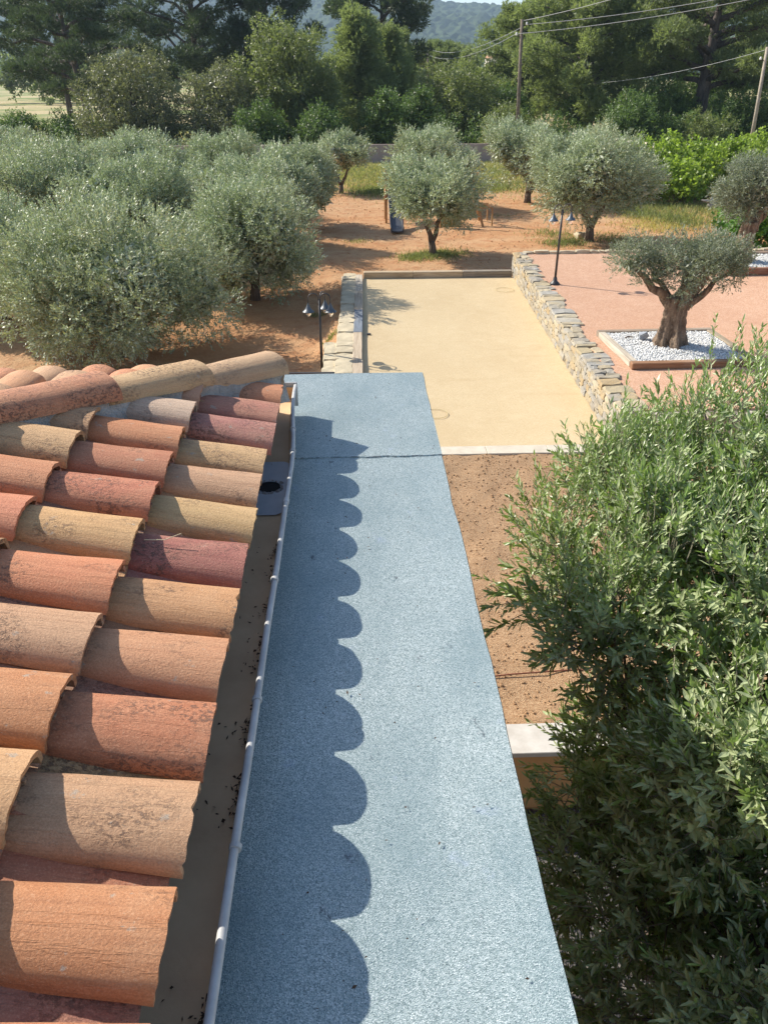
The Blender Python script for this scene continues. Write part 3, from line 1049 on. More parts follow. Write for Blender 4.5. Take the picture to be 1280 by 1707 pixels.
RED, DRED, TAN, YTAN, ORA, PINK, PALE, LORA, BROWN = ((0.42, 0.155, 0.082), (0.30, 0.105, 0.078), (0.48, 0.28, 0.15), (0.51, 0.295, 0.14),
    (0.49, 0.195, 0.088), (0.36, 0.155, 0.112), (0.49, 0.345, 0.25), (0.50, 0.25, 0.12), (0.30, 0.17, 0.105))
# colour of each row (index from the near end), first and second course, as the roof shows them
ROWC = {-1: (ORA, RED, TAN), 0: (ORA, TAN, RED), 1: (TAN, YTAN, ORA), 2: (RED, ORA, TAN), 3: (LORA, TAN, RED), 4: (LORA, ORA, YTAN), 5: (DRED, YTAN, ORA),
        6: (YTAN, RED, ORA), 7: (TAN, RED, YTAN), 8: (YTAN, ORA, TAN), 9: (PINK, PALE, RED), 10: (PINK, TAN, ORA)}
rr = random.Random(77)


def place_tile(me, lower, xax, zax, color, parent, cut=None, name='roof_tile'):
    yax = zax.cross(xax)
    m = Matrix((xax, yax, zax)).transposed().to_4x4()
    m.translation = lower
    if cut is not None:       # trim against the hip: keep the side the normal points away from
        bm = bmesh.new()
        bm.from_mesh(me)
        bm.transform(m)
        co, no = cut
        bmesh.ops.bisect_plane(bm, geom=bm.verts[:] + bm.edges[:] + bm.faces[:], plane_co=co, plane_no=no, clear_outer=True)
        if len(bm.faces) < 12:
            bm.free()
            return None
        bm.transform(m.inverted())
        me2 = bpy.data.meshes.new("roof_tile")
        bm.to_mesh(me2)
        bm.free()
        if not me2.materials:
            me2.materials.append(M_tile)
        me = me2
    o = bpy.data.objects.new(name, me)
    COL.objects.link(o)
    o.parent = parent
    o.matrix_local = m
    o.color = (*color, 1)
    return o


hip_no_main = Vector((HM, -1, 0)).normalized() * -1     # points across the hip, away from the main slope
hip_co = Vector((EX, FY, 4.3))
hip_main = hip_co + Vector((HM, -1, 0)).normalized() * 0.075
n_tiles = 0
for row in range(-5, 12):
    yc = ROW0 - PITCH + PITCH * row + rr.uniform(-0.006, 0.006) if True else 0
    for cidx in range(0, 8):
        s0 = cidx * EXPO
        xe = EX - s0 * CS
        # hip position at this x: y = FY + (x - EX)
        yhip_low = FY + HM * (xe - EX)
        if yc - 0.1 > yhip_low:
            continue
        if cidx > 5 and row < 2:
            continue
        rc = ROWC.get(row + 1, (rr.choice([RED, TAN, ORA, YTAN, LORA]),) * 1)
        col = rc[cidx] if cidx < len(rc) else rr.choice([RED, TAN, ORA, YTAN, LORA, DRED, BROWN])
        col = tuple(max(0.02, c * rr.uniform(0.93, 1.07)) for c in col)
        tilt = SL - R(3.0) + rr.uniform(-0.012, 0.012)
        yaw = rr.uniform(-0.012, 0.012)
        xax = Vector((-math.cos(tilt), yaw, math.sin(tilt))).normalized()
        zax = Vector((math.sin(tilt), rr.uniform(-0.03, 0.03), math.cos(tilt)))
        zax = (zax - xax * zax.dot(xax)).normalized()
        low = Vector((xe + (0 if cidx else rr.uniform(-0.006, 0.010)), yc, EZ + s0 * SN + (0.018 if cidx else 0.0)))
        top = low + xax * 0.42
        need = yc + 0.1 > FY + HM * (top.x - EX)
        place_tile(COVERS[rr.randrange(12)], low, xax, zax, col, roof, (hip_main, hip_no_main) if need else None)
        # pan tile between this row and the next (nearer) one
        ypn = yc - PITCH / 2
        pz_ = Vector((-zax.x, 0, -zax.z))
        lowp = Vector((xe + 0.004 - (0 if cidx else 0.012), ypn, EZ + s0 * SN + 0.036 + (0.012 if cidx else 0)))
        needp = ypn + 0.1 > FY + HM * (lowp.x - 0.42 - EX)
        if ypn - 0.1 < FY + HM * (lowp.x - EX):
            xa = Vector((-CS, 0, SN))
            place_tile(PANS[rr.randrange(2)], lowp, xa, Vector((-SN, 0, -CS)), tuple(c * rr.uniform(0.8, 1.0) for c in rr.choice([BROWN, RED, TAN, PINK])), roof,
                       (hip_co, hip_no_main) if needp else None, 'pan_tile')

# far slope, falling away from the camera
for row in range(0, 16):
    xc = EX - 0.20 - PITCH * row
    for cidx in range(0, 8):
        s0 = cidx * EXPO
        ye = FY + 0.0 - s0 * CF
        if xc + 0.1 < -9 or xc - 0.1 > EX + (ye - FY) / HM:
            continue
        if cidx > 4:
            continue
        col = [ORA, RED, LORA, ORA, TAN, ORA][row % 6] if cidx == 0 else rr.choice([RED, TAN, ORA, YTAN, LORA])
        tilt = SLF - R(3.0) + rr.uniform(-0.01, 0.01)
        xax = Vector((0, -math.cos(tilt), math.sin(tilt)))
        zax = Vector((0, math.sin(tilt), math.cos(tilt)))
        low = Vector((xc, ye, EZ + s0 * SF + (0.018 if cidx else 0)))
        need = xc + 0.1 > EX + (low.y - 0.42 - FY) / HM
        place_tile(COVERS[rr.randrange(12)], low, xax, zax, col, roof, (hip_co, -hip_no_main) if need else None)

# hip: mortar bed and overlapping hip tiles, the lowest at the corner
hd = Vector((-1, -HM, SLOPE)).normalized()
hside = Vector((HM, -1, 0)).normalized()
hup = hd.cross(hside) * -1
if hup.z < 0:
    hup = -hup
HIP_ME = [tile_mesh(90 + i, 0.215, 0.082, 0.50, 10, 16, 0.014, 0.84) for i in range(4)]
hipcol = [(0.46, 0.30, 0.17), (0.50, 0.325, 0.165), (0.46, 0.195, 0.10), (0.47, 0.22, 0.12), TAN, RED, ORA, TAN]
hip0 = Vector((EX - 0.03, FY - 0.03, EZ + 0.056))
for i in range(8):
    low = hip0 + hd * (0.455 * i + 0.035)
    xa = (hd + hup * -0.028).normalized()
    za = (hup - xa * hup.dot(xa)).normalized()
    place_tile(HIP_ME[i % 4], low + hup * (0.014 if i else 0.0), xa, za, hipcol[i], roof, None, 'hip_tile')
# mortar under them: uneven ribbon on both sides
V, F = [], []
nseg = 90
for i in range(nseg + 1):
    p = hip0 + hd * (0.06 + 3.5 * i / nseg)
    j1 = (vnoise(i * 0.55, 1, 2) - 0.5) * 0.03
    j2 = (vnoise(i * 0.55, 5, 2) - 0.5) * 0.03
    b1 = (vnoise(i * 0.9, 8, 2) - 0.5) * 0.012
    V += [tuple(p + hside * (0.135 + j1) - hup * 0.115), tuple(p + hside * (0.100 + b1) - hup * 0.02), tuple(p + hside * (0.088) + hup * 0.012),
          tuple(p + hup * 0.03), tuple(p - hside * 0.088 + hup * 0.012), tuple(p - hside * (0.100 + b1) - hup * 0.02), tuple(p - hside * (0.135 + j2) - hup * 0.115)]
for i in range(nseg):
    for k in range(6):
        F.append((i * 7 + k, i * 7 + k + 1, (i + 1) * 7 + k + 1, (i + 1) * 7 + k))
me = bpy.data.meshes.new('mortar_bed')
me.from_pydata(V, [], F + [(0, 1, 2, 3, 4, 5, 6)])
obj('mortar_bed', me, M_mortar, roof)
# a straw stalk caught on the tiles
tag(obj('straw_stalk', MB().tube([(-0.60, 1.86, 4.455), (-0.545, 1.862, 4.452), (-0.50, 1.878, 4.462), (-0.497, 1.872, 4.458)], [0.0014, 0.0013, 0.0012, 0.0006], 5).mesh('straw_stalk'),
        mottled("dry_straw", (0.5, 0.42, 0.26), (0.6, 0.5, 0.32), 30, 0.8, 0, 1, 0)), 'thin dry straw stalk caught between two roof tiles', 'stalk')

# ------------------------------------------------------------------ railing beyond the roof
RZ0 = -0.55
rail = thing('iron_railing', 'black iron railing behind the tiled roof and street lamp', 'railing', (-3.7, 14.6, RZ0))
obj('top_rail', MB().box(-4.2, 3.30, -0.025, 0.025, 0.93, 0.965).mesh('top_rail', bevel=0.006), M_iron, rail)
obj('bottom_rail', MB().box(-4.2, 3.30, -0.02, 0.02, 0.10, 0.13).mesh('bottom_rail'), M_iron, rail)
pick = MB().tube([(0, 0, 0.13), (0, 0, 0.93)], 0.009, 6).mesh('baluster')
for i in range(37):
    obj('baluster', pick, M_iron, rail, (-4.1 + 0.2 * i, 0, 0))
post = MB().box(-0.022, 0.022, -0.022, 0.022, 0, 0.93).mesh('post')
for x in (-4.17, -2.3, -0.43, 1.44, 3.27):
    obj('post', post, M_iron, rail, (x, 0, 0))

# ------------------------------------------------------------------ lamps
def lamp(name, label, loc, h, angles, rz=0.0, lean=0.0):
    e = thing(name, label, 'street lamp', loc, rz, 'garden lamps')
    e.rotation_euler = (0, lean, rz)
    obj('base', MB().lathe([(0.0, 0), (0.13, 0), (0.135, 0.03), (0.10, 0.06), (0.062, 0.10), (0.05, 0.17), (0.04, 0.19)], 20).mesh('base', smooth=True), M_iron, e)
    obj('pole', MB().tube([(0, 0, 0.15), (0, 0, h * 0.55), (0, 0, h)], [0.032, 0.030, 0.026], 12).mesh('pole', smooth=True), M_iron, e)
    armpts = [(0.026, 0, h - 0.12)]
    for i in range(13):
        a = math.pi * (1 - i / 12)
        armpts.append((0.135 + 0.11 * math.cos(a), 0, h + 0.02 + 0.115 * math.sin(a)))
    armpts.append((0.245, 0, h - 0.06))
    arm_me = MB().tube(armpts, 0.013, 8).mesh('arm', smooth=True)
    shade_me = MB().lathe([(0.018, 0.0), (0.020, -0.03), (0.034, -0.06), (0.055, -0.11), (0.085, -0.155), (0.125, -0.185), (0.132, -0.195),
                           (0.118, -0.190), (0.08, -0.16), (0.03, -0.10), (0.0, -0.08)], 24).mesh('lamp_shade', smooth=True)
    glass_me = MB().lathe([(0.062, -0.165), (0.066, -0.20), (0.058, -0.24), (0.036, -0.275), (0.012, -0.297), (0.0, -0.30)], 18).mesh('bulb_glass', smooth=True)
    for a in angles:
        arm = obj('arm', arm_me, M_iron, e)
        arm.rotation_euler = (0, 0, a)
        sh = obj('lamp_shade', shade_me, M_shade, arm, (0.245, 0, h - 0.06))
        obj('bulb_glass', glass_me, M_glass, arm, (0.245, 0, h - 0.06))
    return e


tg = NT("clear_lamp_glass")
tg.b.inputs['Base Color'].default_value = (0.95, 0.94, 0.90, 1)
tg.b.inputs['Transmission Weight'].default_value = 0.75
tg.b.inputs['Roughness'].default_value = 0.12
tg.b.inputs['IOR'].default_value = 1.3
M_glass = tg.m
lamp('street_lamp', 'dark three armed lamp by the railing, left of the sand court', (-0.74, 16.7, -0.56), 1.87, [R(190), R(-12), R(62)])
lamp('street_lamp', 'dark two armed lamp standing on the pink gravel behind the stone wall', (5.38, 20.7, 0.62), 1.88, [R(200), R(8)])

# ------------------------------------------------------------------ timber borders
SLEEPER = MB().box(-0.5, 0.5, -0.5, 0.5, -0.5, 0.5).mesh('sleeper')


def sleeper_mesh(L, w, h):
    return MB().box(-L / 2, L / 2, -w / 2, w / 2, -h / 2, h / 2).mesh('sleeper', bevel=0.012)


def border(name, label, p0, p1, n, w, h, z, cols, seed):
    rr = random.Random(seed)
    p0, p1 = Vector(p0), Vector(p1)
    d = p1 - p0
    a = math.atan2(d.y, d.x)
    e = thing(name, label, 'timber border', (p0.x, p0.y, z), a)
    L = d.length / n
    for i in range(n):
        me = sleeper_mesh(L - 0.008, w * rr.uniform(0.97, 1.03), h + rr.uniform(-0.01, 0.01))
        o = obj('sleeper', me, M_timber, e, (L * (i + 0.5), rr.uniform(-0.008, 0.008), h / 2))
        o.rotation_euler = (0, 0, rr.uniform(-0.004, 0.004))
        o.color = (*cols[i % len(cols)], 1)
    return e


GREYT, BLUET, PALET, BRNT = (0.46, 0.38, 0.28), (0.17, 0.20, 0.24), (0.50, 0.44, 0.35), (0.40, 0.27, 0.15)
border('timber_border', 'weathered sleepers along the left side of the sand court', (0.00, 12.2), (0.19, 24.25), 6, 0.22, 0.30, -0.17,
       [PALET, GREYT, GREYT, BLUET, GREYT, PALET], 3)
border('timber_border', 'sleepers across the far end of the sand court', (0.32, 24.30), (4.93, 24.36), 3, 0.22, 0.28, -0.09, [(0.42, 0.33, 0.22), (0.45, 0.36, 0.25), (0.25, 0.22, 0.18)], 6)
# small bolt head on the left border
tag(obj('iron_bolt', MB().lathe([(0, 0.04), (0.045, 0.035), (0.05, 0)], 10).mesh('iron_bolt'), M_iron, None, (0.36, 18.4, 0.0)), 'small dark cap on the sand beside the left sleepers', 'cap')

# rough flat stones outside the left border
lw = thing('stone_edging', 'pale flat stones along the outside of the left sleepers', 'stone edging', (0, 0, 0))
rr = random.Random(31)
obj('bedding', MB().box(-0.36, -0.04, 13.2, 24.55, -0.62, 0.0).mesh('bedding'), M_core, lw)
obj('bedding', MB().box(-0.66, -0.37, 13.2, 17.5, -0.62, -0.03).mesh('bedding'), M_core, lw)
y = 13.2
while y < 24.4:
    L = rr.uniform(0.35, 0.8)
    w = 0.40 + rr.uniform(-0.03, 0.03)
    xo = -0.295 + 0.0158 * (y - 12.2)
    me = rough_box(rr, w, L - 0.008, 0.14, 0.07)
    obj('stone', me, M_rock, lw, (xo, y + L / 2, 0.05 + rr.uniform(-0.015, 0.015)))
    if y < 17.3:
        me = rough_box(rr, 0.32, L - 0.010, 0.14, 0.09)
        obj('stone', me, M_rock, lw, (-0.55 + rr.uniform(-0.03, 0.03), y + L / 2, 0.02 + rr.uniform(-0.03, 0.03)))
    y += L

# ------------------------------------------------------------------ stone wall beside the court
sw = thing('stone_wall', 'low dry stone retaining wall between sand court and pink gravel', 'stone wall', (0, 0, 0))
rr = random.Random(15)
pts = [(xr(11.9) + 0.025, 11.92), (xr(11.9) + 0.36, 11.92), (xr(24.6) + 0.36, 24.56), (xr(24.6) + 0.025, 24.56)]
obj('wall_core', MB().add([(x, y, -0.15) for x, y in pts] + [(x, y, 0.60) for x, y in pts],
                          [(4, 5, 6, 7), (0, 1, 5, 4), (1, 2, 6, 5), (2, 3, 7, 6), (3, 0, 4, 7)]).mesh('wall_core'), M_core, sw)
for ci, (za, zb) in enumerate(((0.0, 0.155), (0.155, 0.30), (0.30, 0.44), (0.44, 0.585))):
    y = 11.85 + rr.uniform(0, 0.1)
    while y < 24.5:
        L = rr.choice([rr.uniform(0.13, 0.24), rr.uniform(0.2, 0.40)])
        dz = rr.uniform(-0.02, 0.02)
        h = zb - za
        if L < 0.24 and rr.random() < 0.15:
            for q in (0, 1):
                me = rough_box(rr, 0.17, L - 0.014, h / 2 - 0.012, 0.10)
                o = obj('stone', me, M_wallstone, sw, (xr(y) + 0.085 + rr.uniform(-0.015, 0.02), y + L / 2, za + h * (0.25 + 0.5 * q)))
        else:
            me = rough_box(rr, 0.18, L - 0.016, h - 0.014, 0.08)
            o = obj('stone', me, M_wallstone, sw, (xr(y) + 0.085 + rr.uniform(-0.01, 0.012), y + L / 2, (za + zb) / 2 + dz * 0.4))
            o.rotation_euler = (rr.uniform(-0.05, 0.05), rr.uniform(-0.03, 0.03), rr.uniform(-0.03, 0.03))
        y += L
y = 11.85
while y < 24.5:
    L = rr.choice([rr.uniform(0.14, 0.26), rr.uniform(0.24, 0.46)])
    w = rr.uniform(0.34, 0.54)
    split = rr.uniform(0.4, 0.65) if rr.random() < 0.45 else 1.0
    for f0, f1 in (((0, split), (split, 1.0)) if split < 1 else ((0, 1.0),)):
        ww = w * (f1 - f0) - 0.015
        me = rough_box(rr, ww + 0.008, L - 0.010, rr.uniform(0.08, 0.11), 0.16, 1)
        o = obj('capstone', me, M_wallstone, sw, (xr(y) + rr.uniform(-0.02, 0.03) + w * (f0 + f1) / 2, y + L / 2 + rr.uniform(-0.02, 0.02), 0.607 + rr.uniform(-0.010, 0.010)))
        o.rotation_euler = (rr.uniform(-0.02, 0.02), rr.uniform(-0.03, 0.02), rr.uniform(-0.08, 0.08))
    y += L
# near end face of the wall and of the terrace
for z in (0.1, 0.3, 0.5):
    for i in range(2):
        me = rough_box(rr, 0.24, 0.16, 0.17, 0.14)
        obj('stone', me, M_wallstone, sw, (xr(11.9) + 0.12 + 0.25 * i, 11.86 + rr.uniform(-0.01, 0.01), z))
tw_ = thing('terrace_wall', 'stone facing along the near side of the pink gravel terrace', 'stone wall', (0, 0, 0))
obj('wall_core', MB().box(5.0, 20.0, 11.83, 11.94, -0.2, 0.58).mesh('wall_core'), M_core, tw_)
for z in (0.1, 0.3, 0.5):
    x = 5.02
    while x < 9.0:
        L = rr.uniform(0.25, 0.5)
        obj('stone', rough_box(rr, L - 0.03, 0.15, 0.18, 0.13), M_wallstone, tw_, (x + L / 2, 11.80, z))
        x += L
# pale stones along the terrace's far edge
te = thing('terrace_edging', 'row of small pale stones along the far edge of the pink gravel', 'stone edging', (0, 0, 0))
x = 5.3
while x < 14.5:
    L = rr.uniform(0.22, 0.55)
    obj('stone', rough_box(rr, L - 0.02, 0.17, 0.12, 0.16), M_palestone if False else M_rock, te, (x + L / 2, 24.66 + 0.015 * (x - 5) + rr.uniform(-0.03, 0.03), 0.64 + rr.uniform(-0.02, 0.02)))
    x += L

# ------------------------------------------------------------------ planters with white pebbles
def planter(label, cx, cy, sx, sy, rz, h, cols, seed, peb_label, npeb):
    rr = random.Random(seed)
    z = 0.622
    e = thing('planter_frame', label, 'planter', (cx, cy, z), rz)
    w = 0.15
    for i, (L, ox, oy, a) in enumerate(((sx, 0, -sy / 2 + w / 2, 0), (sx, 0, sy / 2 - w / 2, 0), (sy - 2 * w, -sx / 2 + w / 2, 0, math.pi / 2), (sy - 2 * w, sx / 2 - w / 2, 0, math.pi / 2))):
        o = obj('sleeper', sleeper_mesh(L - 0.006, w, h), M_timber, e, (ox, oy, h / 2))
        o.rotation_euler = (0, 0, a)
        o.color = (*cols[i % len(cols)], 1)
    # pebbles
    rng = np.random.default_rng(seed)
    ico = [(0, 0, 1), (1, 0, 0), (0, 1, 0), (-1, 0, 0), (0, -1, 0), (0, 0, -1)]
    bm = bmesh.new()
    bmesh.ops.create_icosphere(bm, subdivisions=1, radius=1.0)
    bv = np.array([v.co[:] for v in bm.verts])
    bf = np.array([[v.index for v in f.verts] for f in bm.faces])
    bm.free()
    px = rng.uniform(-sx / 2 + w + 0.01, sx / 2 - w - 0.01, npeb)
    py_ = rng.uniform(-sy / 2 + w + 0.01, sy / 2 - w - 0.01, npeb)
    pz_ = h * 0.70 + rng.uniform(-0.015, 0.02, npeb) + 0.03 * np.exp(-((px) ** 2 + (py_) ** 2) / 0.3)
    sc = rng.uniform(0.010, 0.024, (npeb, 1, 1)) * rng.uniform(0.6, 1.25, (npeb, 1, 3))
    a = rng.uniform(0, TAU, npeb)
    c_, s_ = np.cos(a), np.sin(a)
    v = bv[None] * sc * rng.uniform(0.85, 1.12, (npeb, len(bv), 1))
    X = v[..., 0] * c_[:, None] - v[..., 1] * s_[:, None] + px[:, None]
    Y = v[..., 0] * s_[:, None] + v[..., 1] * c_[:, None] + py_[:, None]
    Z = v[..., 2] * 0.8 + pz_[:, None]
    V = np.stack([X, Y, Z], -1).reshape(-1, 3)
    Fp = (bf[None] + (np.arange(npeb) * len(bv))[:, None, None]).reshape(-1, 3)
    bed = np.array([(-sx / 2 + w, -sy / 2 + w, h * 0.66), (sx / 2 - w, -sy / 2 + w, h * 0.66), (sx / 2 - w, sy / 2 - w, h * 0.66), (-sx / 2 + w, sy / 2 - w, h * 0.66)])
    nb = len(V)
    V = np.concatenate([V, bed])
    Fp = np.concatenate([Fp, np.array([[nb, nb + 1, nb + 2], [nb, nb + 2, nb + 3]])])
    o = obj('white_pebbles', np_mesh('white_pebbles', V, Fp, smooth=True), M_pebble, None, (cx, cy, z))
    o.rotation_euler = (0, 0, rz)
    tag(o, peb_label, 'pebbles', kind='stuff')
    return e


planter('square timber planter with white pebbles round the thick trunked olive', 6.50, 15.05, 2.52, 2.20, R(2), 0.13,
        [(0.30, 0.165, 0.09), (0.30, 0.24, 0.18), (0.50, 0.44, 0.35), (0.34, 0.28, 0.2)], 5, 'white pebbles filling the nearer timber planter', 9000)
planter('timber planter with white pebbles at the right edge behind the thick olive', 11.55, 22.6, 2.5, 2.2, R(2), 0.20,
        [(0.28, 0.13, 0.075), (0.28, 0.2, 0.15), (0.36, 0.28, 0.2), (0.3, 0.22, 0.16)], 6, 'white pebbles filling the farther timber planter', 5000)
# grey rock and a dark stick lying on the pebbles
tag(obj('grey_rock', rough_box(random.Random(3), 0.17, 0.12, 0.13, 0.2), mottled("slate_rock", (0.24, 0.26, 0.29), (0.34, 0.36, 0.39), 9, 0.8, 0.4, 40, 0.01), None, (5.98, 15.42, 0.82)),
    'small grey rock lying on the white pebbles', 'rock')
tag(obj('dark_stick', MB().tube([(5.62, 15.45, 0.775), (5.70, 15.50, 0.785), (5.80, 15.46, 0.78)], [0.014, 0.018, 0.010], 6).mesh('dark_stick'), B_olive),
    'short dark stick lying on the white pebbles', 'stick')

# ------------------------------------------------------------------ hoops, stones, drip pipe
def hoop(label, loc, rad):
    me = bpy.data.meshes.new('throwing_hoop')
    me.from_pydata([], [], [])
    pts = [(rad * math.cos(TAU * i / 40), rad * math.sin(TAU * i / 40), 0.0) for i in range(41)]
    m = MB().tube(pts, 0.005, 6, False).mesh('throwing_hoop', smooth=True)
    return tag(obj('throwing_hoop', m, M_hoop, None, loc), label, 'hoop', 'hoops on the sand court')


hoop('thin straw coloured hoop lying on the sand near the far right corner', (4.42, 22.6, 0.02), 0.26)
hoop('thin hoop lying on the sand beside the blue roof edge', (1.50, 13.35, 0.02), 0.22)
tag(obj('pale_rock', rough_box(random.Random(8), 0.40, 0.34, 0.26, 0.22, 2), M_rock, None, (8.80, 30.75, 0.03)), 'pale rock at the foot of the V trunked olive', 'rock')
tag(obj('drip_pipe', MB().tube([(0.4, 6.08, 0.02), (0.9, 6.1, 0.02), (1.6, 6.17, 0.03), (2.2, 6.22, 0.02), (3.0, 6.2, 0.02)], 0.009, 6).mesh('drip_pipe', smooth=True), M_drip),
    'thin brown drip pipe lying across the tilled bed', 'pipe')
# clods and small stones on the bed
rng = np.random.default_rng(8)
bm = bmesh.new(); bmesh.ops.create_icosphere(bm, subdivisions=1, radius=1.0)
bv = np.array([v.co[:] for v in bm.verts]); bf = np.array([[v.index for v in f.verts] for f in bm.faces]); bm.free()


def scatter_clods(name, label, n, xr_, yr_, zf, smin, smax, mat, seed, p=3.0):
    rng = np.random.default_rng(seed)
    px, py_ = rng.uniform(*xr_, n), rng.uniform(*yr_, n)
    s = smin + (smax - smin) * rng.random(n) ** p
    pz_ = np.array([zf(a, b) for a, b in zip(px, py_)])
    v = bv[None] * s[:, None, None] * rng.uniform(0.6, 1.3, (n, 1, 3)) * rng.uniform(0.8, 1.15, (n, len(bv), 1))
    V = v + np.stack([px, py_, pz_ + s * 0.2], -1)[:, None, :]
    Fp = (bf[None] + (np.arange(n) * len(bv))[:, None, None]).reshape(-1, 3)
    o = obj(name, np_mesh(name, V.reshape(-1, 3), Fp, smooth=True), mat)
    return tag(o, label, 'soil clods', kind='stuff')


scatter_clods('soil_clods', 'loose clods of brown earth on the tilled bed', 12000, (0.45, 5.6), (5.5, 11.6), bedz, 0.004, 0.020, M_bed, 3, 4.0)
scatter_clods('field_clods', 'loose orange clods over the bare olive field', 2600, (-2.5, 12), (25.3, 42), ground_z, 0.010, 0.04, M_ground, 5, 4.0)

# ------------------------------------------------------------------ playground set behind the middle olive
pg = thing('playground_set', 'wooden play frame with dark slide behind the middle olive', 'playground', (3.2, 32.9, -0.05))
# slide: a chute with raised rims sweeping down towards the camera
V, F = [], []
ns = 14
for i in range(ns + 1):
    t = i / ns
    y = 1.6 - 2.7 * t
    z = 0.07 + 1.25 * (1 - t) ** 1.5 + 0.05 * smoothstep(0.85, 1, t)
    for dx, dz in ((-0.27, 0.14), (-0.24, 0.15), (-0.20, 0.02), (0, 0.0), (0.20, 0.02), (0.24, 0.15), (0.27, 0.14), (0.25, -0.04), (-0.25, -0.04)):
        V.append((-1.42 + dx, y, z + dz))
for i in range(ns):
    for k in range(9):
        F.append((i * 9 + k, i * 9 + (k + 1) % 9, (i + 1) * 9 + (k + 1) % 9, (i + 1) * 9 + k))
F += [tuple(range(9)), tuple(ns * 9 + k for k in range(8, -1, -1))]
me = bpy.data.meshes.new('slide'); me.from_pydata(V, [], F); me.update()
obj('slide', me, M_slide, pg)
for (x, y) in ((-1.75, 1.6), (-1.05, 1.6), (-1.75, 2.6), (-1.05, 2.6), (0.45, 0.4), (1.25, 0.4), (0.45, 1.3), (1.25, 1.3)):
    obj('post', MB().box(x - 0.045, x + 0.045, y - 0.045, y + 0.045, 0, 2.0 if y > 1.4 else 1.7).mesh('post', bevel=0.006), M_playwood, pg)
obj('platform', MB().box(-1.80, -1.0, 1.55, 2.65, 1.18, 1.25).mesh('platform'), M_playwood, pg)
for i in range(7):
    obj('panel_board', MB().box(0.46 + 0.112 * i, 0.565 + 0.112 * i, 0.34, 0.36, 0.02, 0.95).mesh('panel_board', bevel=0.004), M_playpanel, pg)
obj('beam', MB().tube([(-1.4, 2.0, 1.95), (2.05, 1.2, 1.95)], 0.055, 8).mesh('beam'), M_playwood, pg)
obj('swing_leg', MB().tube([(1.72, 1.2, 1.95), (2.22, 0.55, 0)], 0.05, 8).mesh('swing_leg'), M_playwood, pg)
obj('swing_leg', MB().tube([(1.72, 1.3, 1.95), (2.28, 1.95, 0)], 0.05, 8).mesh('swing_leg'), M_playwood, pg)
obj('crossbar', MB().tube([(1.93, 1.0, 1.1), (1.97, 1.55, 1.1)], 0.035, 8).mesh('crossbar'), M_playwood, pg)
for i in range(5):
    obj('rung', MB().tube([(2.08, 0.75 + 0.28 * i, 0.72), (2.55, 0.75 + 0.28 * i, 0.72)], 0.03, 6).mesh('rung'), M_playwood, pg)
for y in (0.7, 1.95):
    obj('rung_rail', MB().tube([(2.10, y, 0.72), (2.6, y, 0.72), (2.62, y, 0)], 0.035, 6).mesh('rung_rail'), M_playwood, pg)

# ------------------------------------------------------------------ far boundary walls
fw = thing('boundary_wall', 'long low brownish wall across the far end of the olive field', 'wall', (0, 59.2, 0))
fw.rotation_euler = (0, 0, R(1.8))
for i in range(14):
    x = -34 + 3.6 * i
    obj('wall_panel', MB().box(x + 0.004, x + 3.596, -0.1, 0.1, -0.3, 1.10 - 0.0 * i).mesh('wall_panel'), M_farwall, fw)
pw = thing('rubble_wall', 'pale rubble wall sloping down behind the lime green vines', 'wall', (0, 0, 0))
rr = random.Random(41)
for i in range(16):
    t = i / 15
    x, y = 14.9 + (20.5 - 14.9) * t, 55.5 - 10 * t
    obj('stone', rough_box(rr, 0.62, 0.8, 0.95, 0.14), M_palewall, pw, (x, y, 1.55 - 0.5 * t + rr.uniform(-.08, .08)))
    obj('stone', rough_box(rr, 0.66, 0.85, 1.3, 0.1), M_palewall, pw, (x, y, 0.5))

# ------------------------------------------------------------------ utility poles and cables
def upole(label, base, top, rad, mat, arm=True, group='utility poles'):
    b, t_ = Vector(base), Vector(top)
    e = thing('utility_pole', label, 'utility pole', base, 0, group)
    d = t_ - b
    obj('pole', MB().tube([(0, 0, -0.3), tuple(d * 0.5), tuple(d)], [rad, rad * 0.85, rad * 0.7], 10).mesh('pole', smooth=True), mat, e)
    if arm:
        for f, s in ((0.955, 1), (0.885, -1)):
            q = d * f
            a = obj('bracket', MB().tube([(q.x, q.y, q.z), (q.x + 0.34 * s, q.y, q.z + 0.05)], 0.03, 6).mesh('bracket'), M_iron, e)
            obj('insulator', MB().lathe([(0, 0.0), (0.07, 0.0), (0.08, 0.08), (0.05, 0.12), (0.07, 0.16), (0, 0.2)], 10, (q.x + 0.34 * s, q.y, q.z + 0.05)).mesh('insulator', smooth=True), M_porc, e)
    return e


upole('tall dark wooden pole standing before the right hand pines', (12.2, 62, -0.05), (11.88, 62, 8.6), 0.15, M_pole)
upole('far thin pole beyond the round oak in the gap', (12.9, 143, -0.05), (12.61, 143, 8.8), 0.17, M_pole)
upole('pale leaning pole at the right edge of the field', (28.75, 60, -0.05), (28.41, 60, 6.95), 0.14, M_polepale)


def cable(label, a, b, sag, rad=0.018):
    a, b = Vector(a), Vector(b)
    pts = []
    for i in range(17):
        t = i / 16
        p = a.lerp(b, t)
        p.z -= sag * 4 * t * (1 - t)
        pts.append(p)
    return tag(obj('power_cable', MB().tube(pts, rad, 5).mesh('power_cable'), M_cable), label, 'cable', 'overhead cables')


